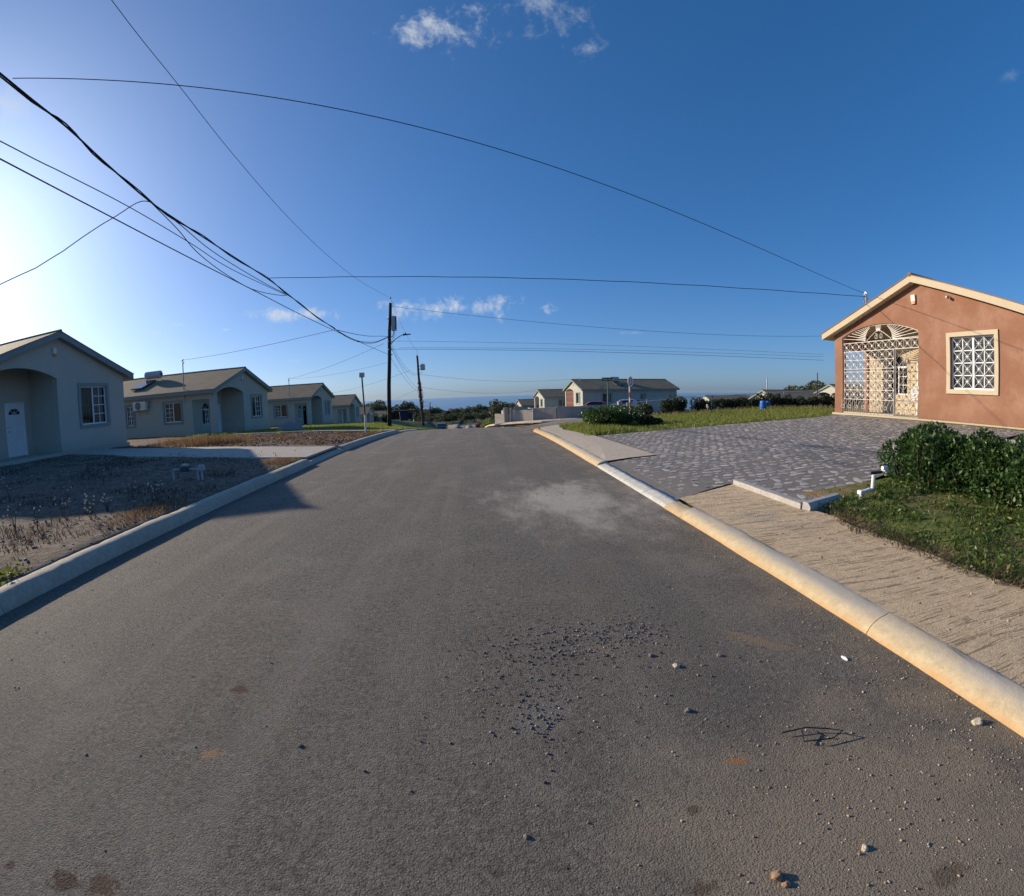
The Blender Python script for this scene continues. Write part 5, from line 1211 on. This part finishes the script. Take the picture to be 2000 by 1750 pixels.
tops = [(-17.5, -.5), (-16.2, -.75), (-14.9, -.25), (-13.7, -.1), (-11.7, -.35), (-10.9, -.75), (-10.1, -.8), (-7.6, -1.0), (-6.6, -1.25), (-5.6, -1.35), (-4.6, -1.4), (-3.7, -1.55), (-2.9, -1.5), (-2.0, -1.5), (-1.1, -1.3), (-.2, -1.4), (.7, -1.1), (1.6, -.95), (3.6, -1.0), (4.6, -1.1)]
ORD = ['first', 'second', 'third', 'fourth', 'fifth', 'sixth', 'seventh', 'eighth', 'ninth', 'tenth', 'eleventh', 'twelfth', 'thirteenth', 'fourteenth', 'fifteenth', 'sixteenth', 'seventeenth', 'eighteenth', 'nineteenth', 'twentieth']
LBL = ['dark evergreen, %s from left in the back row of the wood against the sea', 'leafy tree, %s from left in the middle row of the wood past the crest', 'low tree, %s from left along the sandy foot of the wood past the crest']
rk = random.Random(11)
for i, (az, el) in enumerate(tops):
    for row, (d0, de) in enumerate(((152, 0), (133, -.85), (116, -1.6))):
        d = d0 + rk.uniform(-7, 7); a = az + row*.35 + rk.uniform(-.3, .3); x, y, zt = polar(a, el + de + rk.uniform(-.25, .2), d)
        h = max(2.6, zt - ground_z(x, y)); tree(LBL[row] % ORD[i], x, y, h, rk.uniform(.75, 1.15)*(6.0/h)**.35, rk.randrange(7), 'trees beyond the crest, ' + ('back', 'middle', 'front')[row] + ' row')
for lab, az, el, d, rw, k in [('umbrella-shaped dark tree on the skyline left of the tall pole', -12.59, .14, 150, 1.15, 3), ('round dark tree on the skyline right of the tall pole', -9.34, -.27, 150, .7, 1), ('round paler tree on the skyline left of the leaning pole', -8.45, -.44, 150, .7, 2),
                              ('tall open-crowned dark tree at the left end of the boundary wall', 2.54, -.35, 98, .62, 4), ('leggy dark tree beside the tall one at the boundary wall', 4.4, -.9, 100, .7, 0)]:
    x, y, zt = polar(az, el, d); tree(lab, x, y, zt-ground_z(x, y), rw, k, None)
    if True: pass
x, y, zt = polar(41.1, 1.5, 112); tree('broad dark round tree behind the roofs at right', x, y, zt-ground_z(x, y), 1.15, 1, None)
x, y, zt = polar(39.2, .75, 118); tree('lower dark tree at the left foot of the broad round tree', x, y, zt-ground_z(x, y), .8, 2, None)
x, y, zt = polar(43.6, .55, 120); tree('lower dark tree at the right foot of the broad round tree', x, y, zt-ground_z(x, y), .8, 1, None)
def far_wood():
    rng = np.random.default_rng(5); n = 9000; az = np.radians(rng.uniform(-40, 60, n)); d = rng.uniform(190, 620, n)
    x, y = d*np.sin(az), d*np.cos(az); z = np.array([ground_z(a, b) for a, b in zip(x, y)]) + rng.uniform(.5, 5.5, n)
    V, F = leaf_mesh(np.stack([x, y, z], 1), rng.normal(size=(n, 3)), rng.uniform(2, 4.5, n), rng.uniform(1.6, 3, n), rng)
    stuff(mesh_np('far_wood', V, F, M['leaf_tree']), 'far dark wood covering the slope down to the sea', 'wood')
far_wood()

def shrub(name, label, loc, clumps, n, leaf, mat, group=None, cat='shrub', seed=1, stems=True, wide=.55):
    rng = np.random.default_rng(seed); o = empty(name, loc); tag(o, label, cat, group)
    P, d = clump_points(n, clumps, rng, .38); keep = P[:, 2] > .01; P, d = P[keep], d[keep]
    V, F = leaf_mesh(P, d*.7 + np.array([0, 0, .45]) + .75*rng.normal(size=d.shape), leaf*rng.uniform(.65, 1.35, len(P)), leaf*wide, rng); mesh_np('foliage', V, F, mat, o)
    if stems:
        t = MB()
        for c in clumps:
            for k in range(3):
                a = rng.uniform(0, 6.28); t.tube([(c[0]*.8+.06*math.cos(a), c[1]*.8+.06*math.sin(a), -.1), (c[0]+.1*math.cos(a), c[1]+.1*math.sin(a), c[2]*.6), (c[0]+.6*c[3]*math.cos(a), c[1]+.6*c[4]*math.sin(a), c[2]+.6*c[5])], [.016, .012, .005], 5)
        stuff(t.build('stems', M['bark'], o))
    return o
def lumps(rx, ry, h, n, seed):
    r = random.Random(seed); out = []
    for i in range(n):
        a = r.uniform(0, 6.28); q_ = r.random()**.5; s = r.uniform(.34, .52)
        out.append((rx*q_*.75*math.cos(a), ry*q_*.75*math.sin(a), h*r.uniform(.30, .66), s*min(rx, ry)*1.05, s*min(rx, ry)*1.05, h*r.uniform(.28, .40)))
    return out
zz = lambda x, y: ground_z(x, y)
shrub('hedge_shrub', 'dark glossy green hedge shrub on the verge, left one by the driveway', (6.15, 4.02, lot_z(6.15, 4)), lumps(.62, .95, .80, 22, 2) + [(-.25, .5, .18, .35, .4, .2), (-.28, 0, .18, .35, .4, .2), (-.25, -.5, .18, .35, .4, .2), (-.1, .75, .3, .3, .35, .25), (0, .2, .60, .35, .35, .24), (0, -.6, .42, .4, .4, .36)], 15000, .062, M['leaf_hedge'], 'front verge hedge', seed=21)
shrub('hedge_shrub', 'dark glossy green hedge shrub on the verge at the right picture edge', (6.1, 2.35, lot_z(6.1, 2.3)), lumps(.62, 1.05, .80, 22, 9) + [(-.25, .6, .18, .35, .4, .2), (-.28, 0, .18, .35, .4, .2), (-.25, -.6, .18, .35, .4, .2), (0, .35, .58, .35, .35, .26), (0, .85, .40, .4, .4, .34)], 15000, .062, M['leaf_hedge'], 'front verge hedge', seed=22)
shrub('corner_bush', 'dense dark green bush at the street corner in front of the signs', (5.05, 16.6, zz(5.05, 16.6)), lumps(1.35, 1.05, .80, 20, 5), 8000, .085, M['leaf_hedge'], seed=23, cat='bush')
shrub('corner_bush', 'low dark bush spreading onto the lawn right of the corner bush', (6.2, 15.7, zz(6.2, 15.7)), lumps(.7, .6, .42, 8, 6), 2600, .08, M['leaf_row'], seed=24, cat='bush')  # dark leaves added where the corner bush's shadow falls
hr = random.Random(4)
for i in range(13):
    t = i/12; x, y = 8.0 + 13.2*t, 23.7 - 3.7*t + hr.uniform(-.25, .25); h = hr.uniform(.62, .92)*(1.15 if i in (2, 3, 4) else 1)
    shrub('hedge_row_shrub', 'dark shrub, %s from left in the ragged hedge row at the far lawn edge' % ORD[i], (x, y, zz(x, y)), lumps(.75, .55, h, 9, 30+i), 2000, .10, M['leaf_row'], 'hedge row shrubs', seed=40+i)
for lab, x, y, rx, h, mt, s_ in [('lime green shrub on the bank left of the boundary wall', 2.0, 74, 1.5, 1.7, 'leaf_lime', 61), ('second lime green shrub close to the grey pipe frame', 1.6, 79, 1.0, 2.2, 'leaf_lime', 62), ('purple flowering shrub just past the road crest', .35, 80, .8, 1.5, 'leaf_purple', 63), ('small dark clipped shrub on the grass left of the tall pole', -9.0, 44, .42, .9, 'leaf_row', 64), ('dark shrub on the bank in front of the wood', 3.2, 84, 1.6, 1.6, 'leaf_row', 65),
                             ('palm-like pale shrub behind the right end of the hedge row fence', 19.8, 43.2, .6, 2.2, 'leaf_row', 66)]:
    shrub('bank_shrub', lab, (x, y, zz(x, y)), lumps(rx, rx, h, 8, s_), 900, .24 if y > 50 else .12, M[mt], seed=s_)
# red vine on the leaning pole
rng = np.random.default_rng(8); n = 420; t = rng.random(n); ax = np.stack([-6.62 - .32*t + .06, np.full(n, 54.5), -.3 + 4.2*t], 1); d = unit(rng.normal(size=(n, 3))); w = .22*np.sin(np.pi*np.clip(t, .05, 1))+.05
P = ax + d*w[:, None]*np.array([1, 1, .6]); V, F = leaf_mesh(P, d, .16, .12, rng); vn = mesh_np('vine', V, F, M['leaf_red']); tag(vn, 'reddish dry vine climbing the leaning utility pole', 'vine')

def blades(name, pts, h, w, mat, seed, lean=.35, label=None, cat=None, tri=True, curve=False):
    """thin upright blades at ground points (n,3)"""
    rng = np.random.default_rng(seed); n = len(pts); H = (h if np.ndim(h) else np.full(n, h))*rng.uniform(.55, 1.35, n)
    a = rng.uniform(0, 2*np.pi, n); S = np.stack([np.cos(a), np.sin(a), np.zeros(n)], 1); ln = rng.normal(size=(n, 2))*lean
    T = pts + np.stack([ln[:, 0]*H, ln[:, 1]*H, H], 1); B = pts - np.array([0, 0, .01]); Wd = (w*rng.uniform(.7, 1.4, n))[:, None]
    Mi = B*.45 + T*.55 - np.stack([ln[:, 0]*H*.18, ln[:, 1]*H*.18, -H*.05], 1)
    V = np.stack([B - S*Wd, B + S*Wd, Mi + S*Wd*.8, Mi - S*Wd*.8, T], 1).reshape(-1, 3); i = np.arange(n)*5
    F = [tuple(x) for x in np.stack([i, i+1, i+2, i+3], 1)] + [tuple(x) for x in np.stack([i+3, i+2, i+4], 1)]
    o = mesh_np(name, V, F, mat); return stuff(o, label, cat)
def scatter(n, x0, x1, y0, y1, seed, dens=None, zf=ground_z, jit=None):
    rng = np.random.default_rng(seed); out = []
    while len(out) < n:
        for x, y in zip(rng.uniform(x0, x1, 4000), rng.uniform(y0, y1, 4000)):
            if dens is None or rng.random() < dens(x, y): out.append((x, y, zf(x, y)))
            if len(out) >= n: break
    return np.array(out)
nz = lambda x, y, s, o=0: .5 + .5*mn.noise(Vector((x*s, y*s, o)))
def d_verge(x, y):
    e = 3.70 + .16*mn.noise(Vector((0, y*1.7, 1)))*1.4
    if y > 4.1 + (x-3.7)*.27: return 0
    return min(1, max(0, (x-e)*3)) * (1.0 if nz(x, y, 1.6) > .47 else .16)
blades('verge_grass', scatter(22000, 3.62, 6.6, -1.6, 4.9, 71, d_verge, lot_z), .062, .0042, M['weed'], 1, .5, 'weedy green grass on the verge below the hedge', 'grass')
def leafy(name, pts, h, leaf, mat, seed, label, cat, k=5):
    rng = np.random.default_rng(seed); P = np.repeat(pts, k, 0) + rng.normal(size=(len(pts)*k, 3))*np.array([h*.5, h*.5, 0]); P[:, 2] += np.abs(rng.normal(size=len(P)))*h*.6
    V, F = leaf_mesh(P, rng.normal(size=P.shape)*np.array([1, 1, .6]) + np.array([0, 0, .5]), leaf*rng.uniform(.5, 1.4, len(P)), leaf*.45, rng); return stuff(mesh_np(name, V, F, mat), label, cat)
leafy('verge_weeds', scatter(1900, 3.68, 6.2, -1.4, 4.5, 72, d_verge, lot_z), .07, .055, M['weed'], 2, 'small broad-leaved weeds among the verge grass', 'weeds')
blades('dead_grass', scatter(1300, 3.5, 4.1, -1.5, 3.9, 73, lambda x, y: .6 if abs(x - 3.74 - .16*mn.noise(Vector((0, y*1.7, 1)))*1.4) < .14 else 0, lot_z), .08, .004, M['darkweed'], 3, 1.6, 'dead trailing grass stems over the pavement edge', 'grass')
def d_lawn(x, y):
    if y < 13.42 or (x < 3.3 + .25*(y-13.4)*.2) or x > 12.6 and y < 14.3: return 0
    if y > 17.2 and x < 3.2 + (y-17)*1.1: return 0
    return .55 + .45*(nz(x, y, .7) > .45)
blades('lawn_grass', scatter(26000, 3.3, 16.5, 13.4, 23.4, 74, d_lawn), .085, .009, M['grass'], 4, .45, 'green lawn grass on the lot beyond the stone driveway', 'grass')
blades('tall_lawn_grass', scatter(3600, 9, 22, 18.5, 23.4, 75, lambda x, y: 1 if y > 22.6 - (x-9)*.28 - 2.2*nz(x, y, .5) else .05), .17, .010, M['straw'], 5, .35, 'tall straw-coloured grass in front of the hedge row', 'grass')
blades('corner_grass', scatter(3600, 3.2, 4.9, 13.6, 18.6, 76, lambda x, y: 1 if x > 3.35 + .12*max(0, 16.5-y)*.2 and x < 5 - .0*y else 0), .17, .009, M['grass'], 6, .4, 'longer grass at the street corner below the bush', 'grass')
blades('bank_grass', scatter(22000, -15.5, -4.5, 21.0, 40, 77, lambda x, y: 0 if in_poly(x, y, PATH2) or y < 22.6 and nz(x, y, .9, 4) < .62 else (.3 + .7*(nz(x, y, .5) > .4))), .13, .012, M['grass'], 7, .5, 'sunlit green grass on the lots beyond the second path at left', 'grass')
blades('dry_lot_grass', scatter(7000, -14.6, -4.5, 14.4, 20.4, 78, lambda x, y: 0 if in_poly(x, y, PATH1) else (.10 + .9*(nz(x, y, .55, 2) > .60))*(1 if y > 15.4+.1*(x+14) else .3)), .07, .007, M['dry'], 8, .8, 'orange-brown dry grass over the second lot at left', 'grass')
blades('tall_dry_grass', scatter(1500, -13.6, -7.6, 14.6, 18.6, 79, lambda x, y: math.exp(-((x+10.3)/1.0)**2 - ((y-16.2)/.7)**2) + .35*math.exp(-((x+12.6)/.7)**2 - ((y-16.8)/.6)**2)), .30, .007, M['dry'], 9, .35, 'tall dry orange weeds in front of the second bungalow', 'weeds')
def d_near(x, y): return 0 if in_poly(x, y, PATH1) else ((nz(x, y, .8, 5) > .56)*.9 + .05)
blades('near_lot_weeds', scatter(7000, -15, -4.5, 1.0, 13.6, 80, d_near), .062, .006, M['darkweed'], 10, .6, 'sparse dark dry weeds over the shaded soil of the left lot', 'weeds')
blades('kerb_dry_grass', np.concatenate([scatter(900, -5.3, -4.45, 4.6, 6.6, 81, lambda x, y: math.exp(-((x+4.85)/.3)**2 - ((y-5.5)/.6)**2)), scatter(900, -5.4, -4.45, 9.4, 10.9, 82, lambda x, y: math.exp(-((x+4.8)/.4)**2 - ((y-10.3)/.5)**2))]), .065, .005, M['dry'], 11, .5, 'short orange dry grass along the back of the left kerb', 'grass')
leafy('kerb_weeds', scatter(55, -4.85, -4.42, 2.1, 3.1, 83), .08, .085, M['leaf_lime'], 12, 'bright green backlit weeds behind the left kerb', 'weeds', 5)
leafy('path_weeds', scatter(40, -10.5, -4.5, 10.9, 11.9, 84), .10, .05, M['darkweed'], 13, 'small weeds along the near edge of the left path', 'weeds', 4)
# individually visible flowering weeds and dead stalks
def weed_plant(x, y, h, nh, seed):
    r = random.Random(seed); o = empty('flowering_weed', (x, y, ground_z(x, y)), r.uniform(0, 6)); tag(o, 'spindly weed with small white flower heads on the shaded left lot', 'weed', 'white flowering weeds on the left lot')
    st = MB(); fl = MB()
    for k in range(nh):
        a = r.uniform(0, 6.28); q_ = r.uniform(.3, 1)*h*.5; tip = (q_*math.cos(a), q_*math.sin(a), h*r.uniform(.55, 1.05)); st.tube([(0, 0, -.03), (tip[0]*.3, tip[1]*.3, tip[2]*.5), tip], [.004, .003, .002], 4)
        s_ = r.uniform(.011, .018); fl.lathe([(s_*.3, -s_*.7), (s_, -.1*s_), (s_*.8, s_*.6), (s_*.2, s_*.9)], 6, tip)
    stuff(st.build('stems', M['darkweed'], o)); stuff(fl.build('flower_heads', M['flower'], o))
wr = random.Random(9)
for (x, y, h, nh) in [(-9.4, 5.3, .45, 9), (-9.0, 5.5, .5, 9), (-8.7, 5.2, .4, 8), (-8.5, 5.7, .45, 7), (-6.6, 3.7, .3, 6), (-6.4, 4.3, .3, 6), (-6.0, 4.4, .28, 5), (-6.1, 5.0, .32, 8), (-5.7, 5.2, .30, 8), (-5.55, 5.4, .28, 8), (-5.4, 4.9, .25, 6), (-5.9, 6.4, .3, 6), (-5.3, 6.2, .3, 8), (-5.1, 6.1, .28, 7), (-9.6, 8.9, .35, 7), (-9.3, 9.3, .35, 6), (-7.6, 7.4, .3, 5), (-7.1, 6.0, .28, 5), (-8.2, 4.4, .3, 6)]:
    weed_plant(x, y, h, nh, wr.randrange(9999))

# ------------------------------------------------------------------ loose stones
def ico():
    t = (1+5**.5)/2; v = np.array([(-1, t, 0), (1, t, 0), (-1, -t, 0), (1, -t, 0), (0, -1, t), (0, 1, t), (0, -1, -t), (0, 1, -t), (t, 0, -1), (t, 0, 1), (-t, 0, -1), (-t, 0, 1)])/math.sqrt(1+t*t)
    f = np.array([(0, 11, 5), (0, 5, 1), (0, 1, 7), (0, 7, 10), (0, 10, 11), (1, 5, 9), (5, 11, 4), (11, 10, 2), (10, 7, 6), (7, 1, 8), (3, 9, 4), (3, 4, 2), (3, 2, 6), (3, 6, 8), (3, 8, 9), (4, 9, 5), (2, 4, 11), (6, 2, 10), (8, 6, 7), (9, 8, 1)]); return v, f
IV, IF = ico()
def pebbles(name, pts, size, mat, seed, label, cat):
    rng = np.random.default_rng(seed); n = len(pts); s = (size if np.ndim(size) else np.full(n, size))
    sh = 1 + .28*rng.normal(size=(n, 12, 1)); sq = np.stack([rng.uniform(.7, 1.3, n), rng.uniform(.7, 1.3, n), rng.uniform(.5, .9, n)], 1)
    V = IV[None]*sh*sq[:, None, :]*s[:, None, None] + (pts + np.stack([np.zeros(n), np.zeros(n), s*.35], 1))[:, None, :]
    F = (IF[None] + (np.arange(n)*12)[:, None, None]).reshape(-1, 3); return stuff(mesh_np(name, V.reshape(-1, 3), F, mat), label, cat)
def m_pebble(name, stops):
    m = Mat(name, .85, .3); m.col(m.ramp(m.island(), stops)); return m.m
M['peb_grey'] = m_pebble('grey_gravel', [(0, (.05, .048, .046)), (.5, (.11, .105, .098)), (.85, (.2, .19, .17)), (1, (.4, .37, .32))])
M['peb_tan'] = m_pebble('tan_gravel', [(0, (.16, .12, .075)), (.5, (.30, .23, .14)), (.85, (.42, .35, .25)), (1, (.6, .56, .48))])
M['peb_lot'] = m_pebble('lot_pebbles', [(0, (.10, .085, .07)), (.6, (.2, .18, .155)), (1, (.48, .45, .4))])
roadz = lambda x, y: road_z(y) + .01*math.cos((x+.85)*.9)
def cl2(cs): return lambda x, y: min(1, sum(w*math.exp(-((x-a)/sx)**2 - ((y-b)/sy)**2) for a, b, sx, sy, w in cs))
rng = np.random.default_rng(31)
pts = scatter(750, -.4, 1.9, 1.3, 3.4, 91, cl2([(.62, 2.42, .22, .16, 1), (.95, 2.45, .18, .13, 1), (.3, 2.3, .3, .25, .35), (.2, 1.75, .14, .18, .8), (.5, 2.2, .9, .6, .06)]), roadz)
pebbles('road_gravel', pts, rng.uniform(.0028, .0075, len(pts)), M['peb_grey'], 1, 'dark loose gravel scattered in the middle of the road', 'gravel')
pts = scatter(1000, -.1, 2.34, -.6, 5.0, 92, lambda x, y: min(1, .05 + .5*math.exp(-((x-2.3)/.28)**2) + .4*math.exp(-((x-1.6)/.6)**2 - ((y-.8)/.7)**2)), roadz)
pebbles('kerbside_grit', pts, rng.uniform(.0022, .0065, len(pts)), M['peb_tan'], 2, 'tan grit and small stones along the foot of the right kerb', 'gravel')
pts = scatter(260, -3.9, 2.2, .4, 7, 93, None, roadz); pebbles('stray_grit', pts, rng.uniform(.003, .007, len(pts)), M['peb_grey'], 3, 'stray dark grit scattered over the whole road', 'gravel')
pts = scatter(3400, -15, -4.45, .8, 14, 94, lambda x, y: 0 if in_poly(x, y, PATH1) else .5 + .5*(nz(x, y, .9, 8) > .5)); pebbles('lot_stones', pts, rng.uniform(.006, .026, len(pts)), M['peb_lot'], 4, 'small stones and clods in the soil of the near left lot', 'stones')
pts = scatter(3000, -14.5, -4.45, 14.2, 22.2, 95, lambda x, y: 0 if in_poly(x, y, PATH1) or in_poly(x, y, PATH2) else 1); pebbles('red_lot_stones', pts, rng.uniform(.01, .045, len(pts)), m_pebble('red_clods', [(0, (.08, .045, .03)), (.6, (.17, .10, .07)), (1, (.36, .28, .22))]), 5, 'reddish clods of earth over the second left lot', 'stones')
pts = scatter(60, 2.72, 3.7, .6, 4.0, 96, None, lambda x, y: lot_z(x, y)+.004); pebbles('pavement_grit', pts, rng.uniform(.003, .012, len(pts)), M['peb_tan'], 6, 'pale grit lying on the broomed pavement', 'gravel')
pts = scatter(5200, -.6, 2.36, .1, 5.2, 97, lambda x, y: min(1, .05 + .75*math.exp(-((x-2.32)/.35)**2) + .5*math.exp(-((x-1.7)/.8)**2 - ((y-.6)/.9)**2) + .6*math.exp(-((x-.7)/.5)**2 - ((y-2.4)/.35)**2) + .4*math.exp(-((x-.2)/.3)**2 - ((y-1.8)/.4)**2)), roadz)
pebbles('fine_grit', pts, rng.uniform(.0010, .0030, len(pts)), M['peb_tan'], 7, 'fine tan grit spread over the right side of the road', 'gravel')
def big_stone(label, x, y, s, mat, seed, sq=(1, .8, .7)):
    r = np.random.default_rng(seed); import bmesh
    bm = bmesh.new(); bmesh.ops.create_icosphere(bm, subdivisions=3, radius=1)
    for v in bm.verts: v.co *= 1 + .32*mn.noise(v.co*1.3 + Vector((seed, 0, 0))) + .10*mn.noise(v.co*4 + Vector((seed, 3, 0)))
    for v in bm.verts: v.co = Vector((v.co.x*sq[0], v.co.y*sq[1], max(-.35, v.co.z*sq[2])))*s
    me = bpy.data.meshes.new('stone'); bm.to_mesh(me); bm.free(); me.materials.append(mat)
    o = link(bpy.data.objects.new('loose_stone', me)); o.location = (x, y, roadz(x, y)+.3*s*sq[2]); o.rotation_euler = (0, 0, seed); tag(o, label, 'stone', 'loose stones on the road'); return o
M['st_pale'] = plain('pale_limestone', (.52, .45, .33), .85, .3, .25, 60, bump=.5, bscale=150); M['st_brown'] = plain('brown_clod', (.30, .19, .12), .95, .2, .35, 60, bump=.6, bscale=120); M['st_grey'] = plain('grey_stone', (.22, .20, .18), .85, .3, .25, 60, bump=.5, bscale=150)
big_stone('pale rounded stone with long shadow near the bottom right of the road', 1.215, .665, .016, M['st_pale'], 1)
big_stone('larger brown clod of earth near the bottom edge of the road', .86, .70, .022, M['st_brown'], 2, (.9, .9, .9))
big_stone('smaller brown clod touching the larger one near the bottom edge', .875, .66, .015, M['st_brown'], 3)
big_stone('grey pebble with long shadow right of the loose gravel patch', .93, 2.16, .016, M['st_grey'], 4)
big_stone('yellowish stone just below the gravel patch in mid road', 1.03, 2.02, .020, M['st_pale'], 5)
big_stone('dark grey pebble between the gravel patch and the right kerb', 1.32, 2.05, .016, M['st_grey'], 6)
big_stone('dark pebble below the gravel patch toward the bent wire', .93, 1.64, .017, M['st_grey'], 7)
big_stone('black pebble alone near the lower middle of the road', .09, 1.07, .011, M['st_grey'], 8)
big_stone('dark pebble alone on the lower left part of the road', -.87, 1.55, .011, M['st_grey'], 10)
big_stone('pinkish stone lying against the foot of the right kerb', 2.24, .93, .028, M['st_pale'], 9, (1.2, .8, .8))
sc2 = big_stone('crumpled white paper scrap on the road near the right kerb', 2.02, 1.74, .018, M['white'], 11, (1.5, .7, .5)); sc2.name = 'paper_scrap'; sc2['category'] = 'litter'; del sc2['group']

# ------------------------------------------------------------------ the air over the sea
hz = MB().box(-15500, 15500, -300, 15500, -82, 14).build('haze', None); stuff(hz, 'thin pale haze in the air over the sea', 'haze')
hm = bpy.data.materials.new('haze_air'); hm.use_nodes = True; hm.node_tree.nodes.clear()
ho = hm.node_tree.nodes.new('ShaderNodeOutputMaterial'); hv = hm.node_tree.nodes.new('ShaderNodeVolumePrincipled')
hv.inputs['Color'].default_value = (.62, .74, .88, 1); hv.inputs['Density'].default_value = 1.6e-5; hv.inputs['Anisotropy'].default_value = .2
hm.node_tree.links.new(hv.outputs[0], ho.inputs['Volume']); hz.data.materials.append(hm)
